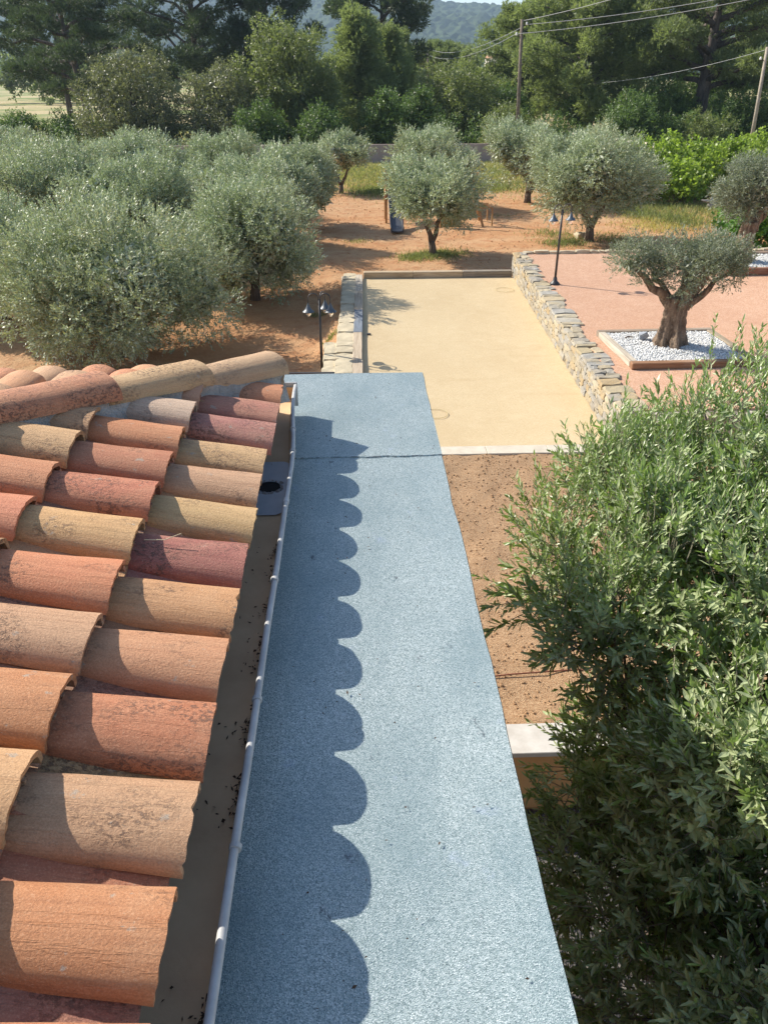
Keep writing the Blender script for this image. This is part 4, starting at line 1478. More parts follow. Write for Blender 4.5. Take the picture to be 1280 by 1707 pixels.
cable('highest cable running up right from the top of the dark pole', (11.88, 62, 8.5), (22.5, 52, 11.2), 0.25)
cable('middle cable running up right from the dark pole', (12.25, 62, 8.3), (33, 50, 11.4), 0.5, 0.021)
cable('lowest cable running up right from the dark pole', (11.55, 62, 7.75), (33, 49, 11.25), 0.55, 0.021)
cable('upper cable sagging from the dark pole back to the far pole', (12.25, 62, 8.3), (12.95, 143, 8.5), 1.0)
cable('lower cable sagging from the dark pole back to the far pole', (11.55, 62, 7.75), (12.3, 143, 7.9), 1.1)
cable('cable falling leftwards from the pale leaning pole', (28.42, 60, 6.8), (19.5, 84, 4.4), 0.6, 0.014)

# ------------------------------------------------------------------ olive trees of the field
def olive_trunk(seed, height, base_r, targets, v_split=0.25, stems=2):
    rr = random.Random(seed)
    mb = MB()
    fork = Vector((rr.uniform(-.05, .05), rr.uniform(-.05, .05), height * v_split))
    mb.tube([(0, 0, -0.25), (0.01, 0, height * v_split * 0.5), tuple(fork)], [base_r * 1.35, base_r * 1.0, base_r * 0.9], 10)
    for i, tg_ in enumerate(targets):
        p = limb_path(rr, fork - Vector((0, 0, 0.06)), tg_, 6, 0.05, 0.05)
        mb.tube(p, [base_r * (0.78 - 0.58 * k / 6) for k in range(7)], 7)
    return mb.mesh('trunk', smooth=True)


def field_olive(label, x, y, gz, cz, rx, rz, seed, dens=1.0, leaf=0.085, trunk_h=None, cols=None, forks=3, dx=0.0, low=-0.75):
    rr = random.Random(seed)
    cz = cz - gz
    n = 6
    lobes = [(0, 0, cz, rx * 0.74, rx * 0.74, rz * 0.82)]
    for i in range(n):
        a = TAU * (i + rr.random() * 0.6) / n
        q = rr.uniform(0.36, 0.52)
        q = rr.uniform(0.40, 0.60)
        lobes.append((math.cos(a) * rx * q, math.sin(a) * rx * q, cz + rz * rr.uniform(-0.34, 0.36), rx * rr.uniform(0.36, 0.52), rx * rr.uniform(0.36, 0.52), rz * rr.uniform(0.42, 0.66)))
    area = rx * rz
    k = (0.085 / leaf) ** 1.6
    me = broad_crown('crown', seed, lobes, int(13 * area * dens) + 16, int(1250 * area * dens * k), 0.33 + 0.045 * rx, leaf * 1.12, leaf * 0.40, 9, 0.16 + leaf, up=0.38, low=low, spread=0.8, alpha=(28, 66),
                     inner=int(4800 * area * dens * k), inner_k=1.9)
    tg_ = []
    for i in range(forks):
        a = TAU * i / forks + rr.uniform(-.3, .3) + 0.2
        tg_.append((math.cos(a) * rx * 0.42, math.sin(a) * rx * 0.30, cz + rz * rr.uniform(-0.1, 0.3)))
    tr = olive_trunk(seed, cz, 0.055 + 0.045 * rx, tg_, 0.22)
    return tree('olive_tree', label, 'olive tree', (x, y, gz), tr, B_olive, me, L_olive, 'olive trees in the field')


field_olive('olive at the left edge beside the huge front one', -9.6, 21.5, -0.5, 1.3, 2.2, 1.7, 12, 1.0, 0.08, low=-0.95)
field_olive('huge silvery olive in front, just beyond the tiled roof', -5.65, 18.7, -0.5, 1.28, 2.95, 1.85, 1, 1.0, 0.075, low=-0.95)
field_olive('olive second from the front, right of the huge one', -2.9, 23, -0.25, 1.40, 1.95, 1.85, 2, 1.25, 0.08, low=-0.95)
field_olive('third olive along the row bordering the bare track', -3.0, 29.5, -0.05, 1.5, 1.8, 1.5, 3, 1.2, 0.09, low=-0.9)
field_olive('fourth olive along the row bordering the bare track', -2.0, 33.8, -0.05, 1.6, 1.6, 1.45, 4, 1.2, 0.095, low=-0.9)
field_olive('small upright olive with open stems before the far wall', -0.55, 44, -0.05, 1.62, 1.40, 1.05, 5, 1.3, 0.11, low=-0.6, forks=2)
field_olive('round olive with tawny lower leaves in the left grove', -5.9, 38, -0.05, 1.7, 1.95, 1.45, 6, 1.15, 0.105, low=-0.9)
field_olive('broad olive left of the tawny one in the grove', -8.7, 36, -0.05, 1.8, 2.3, 1.4, 7, 1.1, 0.105, low=-0.9)
field_olive('pale olive at the back of the left grove under the grey bush', -11.8, 45, -0.05, 1.55, 2.3, 1.2, 8, 1.0, 0.12)
field_olive('wide olive at the left edge of the grove, middle distance', -10.6, 29, -0.1, 1.95, 2.5, 1.65, 9, 1.0, 0.09, low=-0.9)
field_olive('olive directly behind the huge front one', -6.9, 27, -0.1, 1.7, 2.2, 1.5, 10, 1.1, 0.09, low=-0.9)
field_olive('far olive at the left edge near the leaning pine', -14.6, 36, -0.05, 1.75, 2.1, 1.4, 11, 1.0, 0.105)
field_olive('olive tucked between the tawny one and the row by the track', -5.2, 32.5, -0.05, 1.55, 1.7, 1.35, 19, 1.1, 0.1, low=-0.9)
field_olive('far left olive nearest the dry meadow', -17.6, 44, -0.05, 1.75, 2.2, 1.3, 13, 0.9, 0.12)
field_olive('middle olive with V trunk in a tuft of grass', 2.80, 28, -0.05, 1.93, 1.66, 1.18, 14, 1.35, 0.085, forks=2, low=-0.8)
field_olive('olive straight behind the middle V trunk olive', 3.8, 38.5, -0.05, 2.05, 2.0, 1.2, 15, 1.15, 0.105)
field_olive('large rounded olive with V trunk behind the pink terrace', 9.0, 30.3, -0.05, 2.12, 2.4, 1.52, 16, 1.25, 0.09, forks=2, low=-0.75)
field_olive('olive left of and behind the large rounded one', 8.6, 40, -0.05, 1.9, 2.45, 1.45, 17, 1.15, 0.105)
field_olive('olive hidden behind the large rounded one on the right', 11.6, 41, -0.05, 1.75, 1.9, 1.3, 18, 0.9, 0.11)

# ------------------------------------------------------------------ old thick-trunked olives in the planters
def old_trunk(seed, h, r0, limbs):
    rr = random.Random(seed)
    ph = [rr.uniform(0, TAU) for _ in range(5)]
    nseg, nr = 64, 24
    V, F = [], []
    for i in range(nr + 1):
        t = i / nr
        z = -0.12 + (h + 0.12) * t
        base = r0 * (0.62 + 0.62 * (1 - t) ** 2.6 + 0.10 * t * t)
        cx = 0.05 * math.sin(t * 3 + ph[0]) + 0.07 * t
        cy = 0.03 * math.sin(t * 4 + ph[1])
        for k in range(nseg):
            a = TAU * k / nseg
            fl = 0.20 * math.sin(5 * a + ph[2] + t * 1.3) - 0.16 * abs(math.sin(4.5 * a + ph[3] - t * 1.2)) ** 0.6 + 0.09 * math.sin(13 * a + ph[4] + t * 3) + 0.08
            fl = fl * (0.45 + 0.75 * (1 - t))
            r = base * (1 + fl) + (vnoise(k * 0.7, i * 0.8, seed) - 0.5) * 0.05
            V.append((cx + r * math.cos(a), cy + r * math.sin(a) * 0.9, z))
    for i in range(nr):
        for k in range(nseg):
            a, b = i * nseg + k, i * nseg + (k + 1) % nseg
            F.append((a, b, b + nseg, a + nseg))
    F.append(tuple(nr * nseg + k for k in range(nseg)))
    mb = MB().add(V, F)
    for tgt, r in limbs:
        st = Vector((0.07 + tgt[0] * 0.12, tgt[1] * 0.12, h - 0.22))
        p = limb_path(rr, st, tgt, 6, 0.05, 0.03)
        mb.tube(p, [r * (1.0 - 0.72 * k / 6) for k in range(7)], 9)
    return mb.mesh('trunk', smooth=True)


lobes = [(-0.95, 0.0, 1.62, 0.42, 0.45, 0.28), (-0.62, 0.25, 1.66, 0.40, 0.4, 0.27), (0.15, -0.15, 1.62, 0.52, 0.52, 0.36), (0.68, 0.05, 1.68, 0.56, 0.55, 0.36),
         (1.05, -0.1, 1.58, 0.34, 0.40, 0.28), (0.40, 0.45, 1.76, 0.52, 0.42, 0.32), (0.10, -0.35, 1.32, 0.26, 0.22, 0.20), (-0.52, -0.1, 1.40, 0.20, 0.25, 0.18)]
cme = broad_crown('crown', 71, lobes, 46, 2500, 0.21, 0.060, 0.0165, 10, 0.22, up=0.45, low=-0.9, spread=0.9, alpha=(22, 60), inner=1700, inner_k=1.8)
tme = old_trunk(4, 1.02, 0.31, [((-0.95, 0, 1.60), 0.12), ((-0.55, 0.3, 1.60), 0.09), ((0.2, -0.25, 1.62), 0.15), ((0.75, 0.1, 1.66), 0.16), ((1.0, -0.1, 1.5), 0.09), ((0.35, 0.45, 1.7), 0.12)])
tree('old_olive_tree', 'old olive with thick fluted trunk in the pebble planter', 'olive tree', (6.36, 15.05, 0.70), tme, B_old, cme, L_oliveold, 'old olives in planters')
lobes = [(0.0, 0, 2.0, 0.85, 0.85, 0.72), (0.55, 0.0, 2.1, 0.75, 0.7, 0.6), (-0.35, 0.1, 1.85, 0.6, 0.6, 0.52), (1.2, 0.1, 2.0, 0.6, 0.6, 0.5), (0.3, -0.3, 1.8, 0.6, 0.5, 0.5)]
cme = broad_crown('crown', 72, lobes, 140, 3200, 0.2, 0.085, 0.024, 9, 0.25, up=0.5, low=-0.9, spread=0.9, inner=3000, inner_k=2.0)
tme = old_trunk(9, 1.15, 0.30, [((0.5, 0, 1.9), 0.2), ((0.9, 0.1, 1.95), 0.13), ((-0.2, 0, 1.8), 0.11), ((0.2, 0.3, 1.9), 0.12)])
tree('old_olive_tree', 'old olive with short thick trunk at the right edge', 'olive tree', (11.25, 22.6, 0.72), tme, B_old, cme, L_oliveold, 'old olives in planters', rz=0.3)

# ------------------------------------------------------------------ shrubs: vines, fresh green plants, undergrowth
def shrub(name, label, cat, x, y, gz, w, h, seed, mat, leaf, width, n_sprig, group, nl=5, up=0.3, stem=True):
    rr = random.Random(seed)
    lobes = [(0, 0, h * 0.50, w * 0.46, w * 0.42, h * 0.46)]
    for i in range(6):
        a = TAU * (i + rr.random()) / 6
        lobes.append((math.cos(a) * w * 0.27, math.sin(a) * w * 0.22, h * rr.uniform(0.30, 0.74), w * rr.uniform(0.2, 0.3), w * rr.uniform(0.2, 0.28), h * rr.uniform(0.2, 0.3)))
    me = broad_crown('crown', seed, lobes, int(40 + w * h * 9), n_sprig, 0.13 * min(w, h) + 0.12, leaf, width, 6, leaf * 2.2, up=up, low=-1, spread=1.0, alpha=(35, 80), jitter=0.6, inner=n_sprig, inner_k=1.5)
    mb = MB()
    for i in range(4):
        a = TAU * i / 4 + rr.random()
        mb.tube(limb_path(rr, (math.cos(a) * 0.08, math.sin(a) * 0.08, -0.1), (math.cos(a) * w * 0.25, math.sin(a) * w * 0.2, h * 0.7), 4, 0.06), [0.05 * h / 2, 0.045 * h / 2, 0.035 * h / 2, 0.025 * h / 2, 0.012 * h / 2], 6)
    return tree(name, label, cat, (x, y, gz), mb.mesh('trunk', smooth=True), B_olive, me, mat, group)


G_ = 'lime green vine bushes'
shrub('vine_bush', 'tall lime green vine bush touching the large rounded olive', 'bush', 15.2, 42.5, 0, 2.6, 2.75, 201, L_lime, 0.16, 0.14, 1100, G_)
shrub('vine_bush', 'lime green vine bush in the middle of the clump', 'bush', 17.2, 41.5, 0, 2.6, 2.45, 202, L_lime, 0.16, 0.14, 1100, G_)
shrub('vine_bush', 'lime green vine bush behind the planter olive at right', 'bush', 19.4, 42.0, 0, 2.7, 2.3, 203, L_lime, 0.16, 0.14, 1000, G_)
shrub('vine_bush', 'lime green vine bush at the right edge by the pale pole', 'bush', 23.0, 45.0, 0, 3.4, 2.5, 204, L_lime, 0.16, 0.14, 1000, G_)
shrub('vine_bush', 'low lime green vine bush at the front of the clump', 'bush', 15.9, 39.5, 0, 2.2, 1.5, 205, L_lime, 0.15, 0.13, 700, G_)
shrub('leafy_plant', 'fresh green leafy plant beside the right planter', 'plant', 14.6, 28.6, 0, 2.4, 1.35, 210, L_green, 0.16, 0.10, 900, 'fresh green plants')
shrub('leafy_plant', 'fresh green leafy plant at the right edge beyond the terrace', 'plant', 16.4, 30.5, 0, 2.6, 1.6, 211, L_green, 0.16, 0.10, 900, 'fresh green plants')
# silvery stump at the foot of the vines
mb = MB()
rr = random.Random(6)
mb.tube([(0, 0, -0.1), (0.05, 0, 0.25), (0.12, 0.05, 0.5)], [0.26, 0.19, 0.14], 9)
mb.tube(limb_path(rr, (0.05, 0, 0.3), (-0.5, -0.1, 0.42), 4, 0.08), [0.11, 0.09, 0.07, 0.05, 0.02], 7)
mb.tube(limb_path(rr, (0.1, 0, 0.42), (0.35, 0.1, 0.95), 4, 0.08), [0.10, 0.08, 0.06, 0.05, 0.02], 7)
tag(obj('dead_stump', mb.mesh('dead_stump', smooth=True), B_grey, None, (16.7, 37.6, -0.05)), 'silvery dead stump at the foot of the lime vines', 'stump')

# ------------------------------------------------------------------ grass
def grass(name, label, seed, n, sampler, h, w, mat, zf=ground_z):
    rng = np.random.default_rng(seed)
    xy = sampler(rng, n)
    P = np.stack([xy[:, 0], xy[:, 1], [zf(a, b) - 0.01 for a, b in xy]], -1)
    D = unit(np.stack([rng.normal(0, 0.38, n), rng.normal(0, 0.38, n), np.ones(n)], -1))
    N = unit(np.cross(D, unit(rng.normal(size=(n, 3)))))
    V, F = kites(P, D, N, h * rng.uniform(0.4, 1.3, n), w * rng.uniform(0.7, 1.3, n))
    return tag(obj(name, np_mesh(name, V, F, np.repeat(rng.random(n), 4)), mat), label, 'grass', kind='stuff')


def blobs(cs):
    def f(rng, n):
        k = rng.integers(0, len(cs), n)
        c = np.array(cs)[k]
        return c[:, :2] + rng.normal(size=(n, 2)) * c[:, 2:]
    return f


grass('grass_tuft', 'green grass growing round the foot of the middle olive', 1, 2600, blobs([(2.6, 27.7, 0.5, 0.35), (3.3, 28.1, 0.45, 0.3), (2.1, 27.6, 0.3, 0.3), (2.9, 27.9, 0.5, 0.5)]), 0.15, 0.02, L_grass)
grass('grass_tuft', 'green grass beside the foot of the large rounded olive', 2, 2600, blobs([(8.2, 29.9, 0.35, 0.5), (7.6, 29.6, 0.3, 0.35), (10.0, 30.6, 0.6, 0.6), (7.9, 31.5, 0.5, 0.6), (10.6, 28.6, 0.8, 0.7)]), 0.16, 0.022, L_grass)
grass('field_grass', 'patchy dry grass in front of the far boundary wall', 3, 26000,
      blobs([(8.0, 51, 2.2, 2.6), (9.5, 55, 3, 2.0), (0.8, 50, 1.6, 2.6), (0.5, 55, 3, 1.8), (4.5, 46, 1.0, 1.5), (7.5, 46, 1.0, 1.2), (1.6, 44.5, 0.9, 1.2), (12, 48, 2.5, 4)]), 0.22, 0.035, L_grass)
grass('straw_grass', 'straw coloured grass mixed into the far field', 4, 9000,
      blobs([(8.0, 51, 2.6, 3.2), (0.8, 50, 2.0, 3.0), (9.5, 55, 3, 2), (2, 56, 4, 1.5)]), 0.22, 0.03, L_straw)
grass('vine_grass', 'bright grass below the lime vines', 5, 9000,
      blobs([(14.0, 38.5, 1.0, 1.2), (16.0, 37.0, 1.5, 1.2), (18.5, 36.5, 2.0, 1.8), (13.9, 34.5, .5, .9), (16.5, 33.5, 1.3, .9), (20.5, 40, 3, 3), (12.9, 36.5, .4, .8)]), 0.27, 0.03, L_grass)
grass('dry_grass', 'dry grass between the large rounded olive and the vines', 15, 5000, blobs([(14.5, 36, 1.3, 1.8), (16.5, 34, 1.6, 1.2), (12.6, 33.5, .8, 1.2), (18, 35, 1.5, 1.2)]), 0.2, 0.025, L_straw)
grass('meadow_grass', 'tall dry meadow grass beyond the leaning pine', 6, 14000,
      blobs([(-27, 75, 6, 6), (-33, 85, 9, 9), (-20, 70, 5, 4)]), 0.5, 0.06, L_straw)
grass('right_meadow', 'dry and green grass around the pale leaning pole', 7, 9000, blobs([(27, 55, 4, 4), (31, 60, 4, 4), (24, 50, 2, 3)]), 0.35, 0.05, L_grass)
grass('weed_tuft', 'sparse weeds on the bare track', 8, 700, blobs([(-1.0, 21.5, .15, .12), (-0.6, 19.0, .1, .1), (0.2, 30.5, .3, .2), (6.5, 36, .6, .4), (5.6, 42, .6, .6)]), 0.13, 0.018, L_grass)

# ------------------------------------------------------------------ background trees
def pine_parts(seed, H, spread, start, n_limb, pads, tufts, lean=(0, 0), pad_r=1.15, flat=0.5, needle=0.36, nw=0.06, trunk_r=0.24, droop=0.0, profile='round', nn=8):
    rr = random.Random(seed)
    rng = np.random.default_rng(seed)
    mb = MB()
    n = 9
    sp = []
    for i in range(n + 1):
        t = i / n
        sp.append(Vector((lean[0] * t * t + (rr.uniform(-.1, .1) if i else 0), lean[1] * t + (rr.uniform(-.1, .1) if i else 0), H * 0.96 * t - (0.3 if i == 0 else 0))))
    mb.tube(sp, [trunk_r * (1.15 - 1.0 * i / n) + 0.02 for i in range(n + 1)], 9)
    O, Dd = [], []
    for i in range(n_limb):
        t = (i + 0.5) / n_limb
        hf = start + (1 - start) * t
        z = H * hf
        a = i * 2.39996 + rr.uniform(-.4, .4)
        if profile == 'round':
            ext = spread * (0.35 + 0.75 * math.sin(math.pi * min(1, (t * 0.86 + 0.14)) ** 0.9))
        elif profile == 'cone':
            ext = spread * (1.08 - 0.92 * t)
        else:
            ext = spread * (0.45 + 0.55 * t) if t < 0.85 else spread * 0.6
        ext *= rr.uniform(0.78, 1.15)
        k = hf * 0.96 * n
        i0 = min(n - 1, int(k))
        st = sp[i0].lerp(sp[i0 + 1], min(1.0, k - i0))
        st.z = min(st.z, z * 0.93)
        en = Vector((st.x + math.cos(a) * ext, st.y + math.sin(a) * ext, z + ext * (0.22 - droop) + rr.uniform(-.3, .3)))
        path = limb_path(rr, st, en, 5, 0.05, 0.04)
        mb.tube(path, [trunk_r * 0.42 * (1 - 0.8 * q / 5) + 0.012 for q in range(6)], 6)
        for j in range(pads):
            f = 1.0 - 0.62 * (j / max(1, pads - 1)) + rr.uniform(-.07, .07)
            q = max(0, min(4.999, f * 5))
            c = path[int(q)].lerp(path[int(q) + 1], q - int(q)) + Vector((rr.uniform(-.5, .5), rr.uniform(-.5, .5), rr.uniform(0, .35))) * pad_r * 0.6
            pr = pad_r * rr.uniform(0.6, 1.2)
            m = int(tufts * rr.uniform(0.7, 1.3) * (pr / pad_r) ** 2)
            u = unit(rng.normal(size=(m, 3))) * (rng.random((m, 1)) ** 0.42)
            o = np.array(c) + u * np.array([pr, pr, pr * flat])
            O.append(o)
            Dd.append(unit(u * 0.8 + np.array([math.cos(a) * 0.35, math.sin(a) * 0.35, 0.45]) + rng.normal(size=(m, 3)) * 0.3))
    O, Dd = np.concatenate(O), np.concatenate(Dd)
    return mb.mesh('trunk', smooth=True), needle_mesh('crown', seed, O, Dd, nn, needle, nw)


GP = 'pines beyond the boundary wall'
t_, c_ = pine_parts(301, 13.0, 6.6, 0.26, 22, 5, 78, (-1.6, 0), 1.15, 0.5, trunk_r=0.34, droop=0.18)
tree('pine_tree', 'open dark pine with bare crooked trunk at the left edge', 'pine', (-22.3, 75, -0.1), t_, B_pine, c_, L_pined, GP, rz=0.4)
t_, c_ = pine_parts(302, 16.5, 8.2, 0.24, 26, 5, 95, (0.5, 0), 1.5, 0.5, trunk_r=0.36, needle=0.42, nw=0.08)
tree('pine_tree', 'very dark spreading pine behind the grey bushes', 'pine', (-16.5, 96, -0.1), t_, B_pine, c_, L_pined, GP)
tree('pine_tree', 'dark pine between the spreading pine and the tall oak', 'pine', (-8.4, 93, -0.1), t_.copy(), B_pine, c_.copy(), L_pined, GP, rz=2.1, scale=(0.62, 0.62, 0.92))
tree('pine_tree', 'dark pine far back at the left edge', 'pine', (-33, 104, -0.1), t_.copy(), B_pine, c_.copy(), L_pined, GP, rz=4.0, scale=(0.9, 0.9, 0.95))
t_, c_ = pine_parts(303, 17.0, 5.2, 0.36, 22, 5, 100, (0.3, 0), 1.45, 0.62, trunk_r=0.33, needle=0.42, nw=0.085)
tree('pine_tree', 'tall dark pine whose top overhangs the pale feathery pine', 'pine', (3.6, 104, -0.1), t_, B_pine, c_, L_pined, GP)
t_, c_ = pine_parts(304, 10.8, 3.6, 0.06, 34, 4, 80, (0, 0), 1.05, 0.95, trunk_r=0.22, needle=0.34, nw=0.065, profile='cone', droop=-0.25)
tree('pine_tree', 'pale feathery pine right of the tall oak', 'pine', (0.7, 78, -0.1), t_, B_pine, c_, L_pine2, GP, scale=(0.95, 0.95, 0.90))
tree('pine_tree', 'shorter feathery pine beside the gap with the hills', 'pine', (3.6, 82, -0.1), t_.copy(), B_pine, c_.copy(), L_pine2, GP, rz=1.7, scale=(0.72, 0.72, 0.80))
tree('pine_tree', 'small dark pine at the left side of the gap', 'pine', (5.4, 92, -0.1), t_.copy(), B_pine, c_.copy(), L_pined, GP, rz=3.1, scale=(0.6, 0.6, 0.80))
tree('pine_tree', 'small pale pine right of the umbrella pine', 'pine', (18.2, 136, -0.1), t_.copy(), B_pine, c_.copy(), L_pine2, GP, rz=0.7, scale=(0.85, 0.85, 0.74))
tree('pine_tree', 'young pale pine in the middle of the gap', 'pine', (17.4, 118, -0.1), t_.copy(), B_pine, c_.copy(), L_pine2, GP, rz=5.0, scale=(0.55, 0.55, 0.42))
# umbrella pine
rng = np.random.default_rng(305)
o, d = clump_sprigs(rng, [(0, 0, 7.3, 5.6, 5.0, 1.9), (-2.6, 0, 7.0, 3.0, 3, 1.6), (2.8, 0, 7.0, 3.0, 3, 1.6)], 110, 6500, 0.8, 0.6, 0.7, -0.55)
c_ = needle_mesh('crown', 305, o, d, 7, 0.5, 0.09)
mb = MB().tube([(0, 0, -0.3), (0.1, 0, 3), (0, 0, 6.2)], [0.4, 0.33, 0.22], 9)
for k in range(7):
    mb.tube(limb_path(random.Random(k), (0, 0, 4.6), (math.cos(k * 0.9) * 3.6, math.sin(k * 0.9) * 3.4, 7.0), 4, 0.04), [0.16, 0.13, 0.1, 0.07, 0.04], 6)
tree('umbrella_pine', 'round topped umbrella pine far off in the gap', 'pine', (15.4, 150, -0.1), mb.mesh('trunk', smooth=True), B_pine, c_, L_pine, GP)
# right hand pines
t_, c_ = pine_parts(306, 13.5, 5.6, 0.10, 32, 5, 88, (-0.3, 0), 1.25, 0.8, trunk_r=0.30, needle=0.38, nw=0.075, droop=0.05)
tree('pine_tree', 'broad pine behind the dark utility pole', 'pine', (21.6, 80, -0.1), t_, B_pine, c_, L_pine2, GP)
tree('pine_tree', 'pine at the right side of the gap with the hills', 'pine', (17.6, 89, -0.1), t_.copy(), B_pine, c_.copy(), L_pine, GP, rz=2.4, scale=(0.78, 0.78, 0.84))
t_, c_ = pine_parts(307, 14.5, 7.4, 0.30, 24, 5, 92, (0.4, 0), 1.4, 0.55, trunk_r=0.62, needle=0.38, nw=0.075, droop=0.14)
tree('pine_tree', 'large pine with thick bare trunk on the right', 'pine', (30.6, 75, -0.1), t_, B_pine, c_, L_pine, GP)
tree('pine_tree', 'dark pine behind the thick trunked pine', 'pine', (37.5, 90, -0.1), t_.copy(), B_pine, c_.copy(), L_pined, GP, rz=1.2, scale=(1, 1, 1.05))
tree('pine_tree', 'dark pine filling the back between the right hand pines', 'pine', (27.0, 97, -0.1), t_.copy(), B_pine, c_.copy(), L_pined, GP, rz=3.0, scale=(0.9, 0.9, 1.0))


def broad_tree(label, name, x, y, H, W, seed, mat, leaf, n_sprig, clumps, group, start=0.12, nlobe=11, clump_r=0.55, up=0.35):
    rr = random.Random(seed)
    lobes = []
    for i in range(nlobe):
        t = (i + 0.5) / nlobe
        z = H * (start + (0.93 - start) * t)
        rad = W * 0.5 * (0.45 + 0.55 * math.sin(math.pi * (0.16 + 0.74 * t)))
        a = i * 2.4 + rr.random()
        q = rad * rr.uniform(0.25, 0.6)
        s = rad * rr.uniform(0.5, 0.72)
        lobes.append((math.cos(a) * q, math.sin(a) * q, z, s, s, max(H * 0.12, s * 0.8)))
    me = broad_crown('crown', seed, lobes, clumps, n_sprig, clump_r, leaf, leaf * 0.62, 6, leaf * 2.4, up=up, low=-1, spread=1.0, alpha=(35, 85), jitter=0.6, core=0.1, inner=int(n_sprig * 1.6), inner_k=2.2)
    mb = MB()
    mb.tube(limb_path(rr, (0, 0, -0.3), (0, 0, H * 0.8), 5, 0.015), [0.05 * H ** 0.8, 0.045 * H ** 0.8, 0.035 * H ** 0.8, 0.025 * H ** 0.8, 0.015 * H ** 0.8, 0.006 * H], 8)
    for lb in lobes:
        mb.tube(limb_path(rr, (0, 0, max(0.3, lb[2] - H * 0.22)), lb[:3], 3, 0.05), [0.03 * H ** 0.6, 0.022 * H ** 0.6, 0.015 * H ** 0.6, 0.008 * H ** 0.6], 5)
    return tree(name, label, 'tree', (x, y, -0.1), mb.mesh('trunk', smooth=True), B_pine, me, mat, group)


GB = 'broadleaf trees beyond the boundary wall'
broad_tree('grey green holm oak right of the leaning pine', 'holm_oak', -16.4, 66, 6.1, 8.4, 401, L_holm, 0.14, 4600, 190, GB, 0.06, clump_r=0.5)
broad_tree('smaller holm oak between the grey one and the tall oak', 'holm_oak', -9.9, 67.5, 5.5, 6.4, 402, L_holm, 0.14, 3400, 140, GB, 0.05, clump_r=0.5)
broad_tree('tall bright oak in the middle of the tree line', 'oak_tree', -4.5, 70, 8.8, 7.4, 403, L_oak, 0.16, 6000, 230, GB, 0.05, 15, 0.52, 0.5)
broad_tree('round dark oak above the far wall in the gap', 'oak_tree', 9.7, 75, 5.5, 7.6, 404, L_oak, 0.16, 3600, 150, GB, 0.05)
broad_tree('oak right of the round dark one behind the utility pole', 'oak_tree', 13.9, 77, 4.4, 4.4, 405, L_shrub, 0.15, 2200, 100, GB, 0.05)
GS = 'green saplings behind the far wall'
broad_tree('bright green sapling behind the far wall, left one', 'sapling', 2.5, 64.5, 4.5, 2.8, 411, L_shrub, 0.15, 1500, 70, GS, 0.05, 8, 0.4, 0.6)
broad_tree('bright green sapling behind the far wall, right one', 'sapling', 5.2, 65.5, 4.5, 3.2, 412, L_shrub, 0.15, 1600, 80, GS, 0.05, 8, 0.4, 0.6)
broad_tree('leafy bush behind the wall under the tall oak', 'bush', -2.2, 63.0, 3.0, 4.2, 413, L_shrub, 0.15, 1600, 90, GS, 0.02, 8, 0.4)
broad_tree('yellowish bush at the foot of the dark utility pole', 'bush', 11.8, 64.0, 3.2, 4.0, 414, L_oak, 0.14, 1700, 90, GS, 0.02, 8, 0.4)
broad_tree('dark bush behind the wall under the small holm oak', 'bush', -6.8, 63.5, 3.0, 4.4, 415, L_shrub, 0.15, 1500, 80, GS, 0.02, 8, 0.4)
broad_tree('shadowed bush left of the thick trunked pine', 'bush', 22.5, 68, 3.6, 5.2, 416, L_shrub, 0.16, 1700, 90, GS, 0.02, 8, 0.45)
broad_tree('bush right of the pale leaning pole', 'bush', 32.5, 70, 3.6, 6.4, 417, L_shrub, 0.16, 1900, 100, GS, 0.02, 8, 0.45)
broad_tree('low bush between thick trunked pine and pale pole', 'bush', 27.5, 66, 2.4, 4.2, 418, L_oak, 0.15, 1300, 70, GS, 0.02, 7, 0.4)
broad_tree('bush half hidden between the two right hand pines', 'bush', 26.6, 74, 4.6, 6.5, 421, L_shrub, 0.17, 2300, 110, GS, 0.02, 8, 0.5)
broad_tree('bush behind the thick pine trunk at right', 'bush', 34.5, 84, 5.0, 9.0, 422, L_shrub, 0.18, 2600, 120, GS, 0.02, 8, 0.5)
broad_tree('low bush at the foot of the leaning pine', 'bush', -22.6, 70, 2.2, 4.0, 419, L_shrub, 0.15, 1300, 70, GS, 0.02, 7, 0.4)
broad_tree('dark low bush at the far left edge', 'bush', -26.2, 68, 2.3, 4.4, 420, L_shrub, 0.15, 1300, 70, GS, 0.02, 7, 0.4)

# undergrowth belt and far wood: reads as one mass
def mass(name, label, seed, spots, n_sprig, leaf, mat, cat):
    rr = random.Random(seed)
    lobes = []
    for (x, y, w, h) in spots:
        for k in range(3):
            lobes.append((x + rr.uniform(-.3, .3) * w, y + rr.uniform(-.5, .5), h * rr.uniform(0.35, 0.7), w * 0.4, 1.2, h * rr.uniform(0.3, 0.45)))
    me = broad_crown('crown', seed, lobes, len(lobes) * 8, n_sprig, 0.6, leaf, leaf * 0.6, 6, leaf * 2.3, up=0.4, low=-1, spread=1.0, jitter=0.6, alpha=(35, 85), inner=n_sprig, inner_k=2.0)
    return tag(obj(name, me, mat), label, cat, kind='stuff')


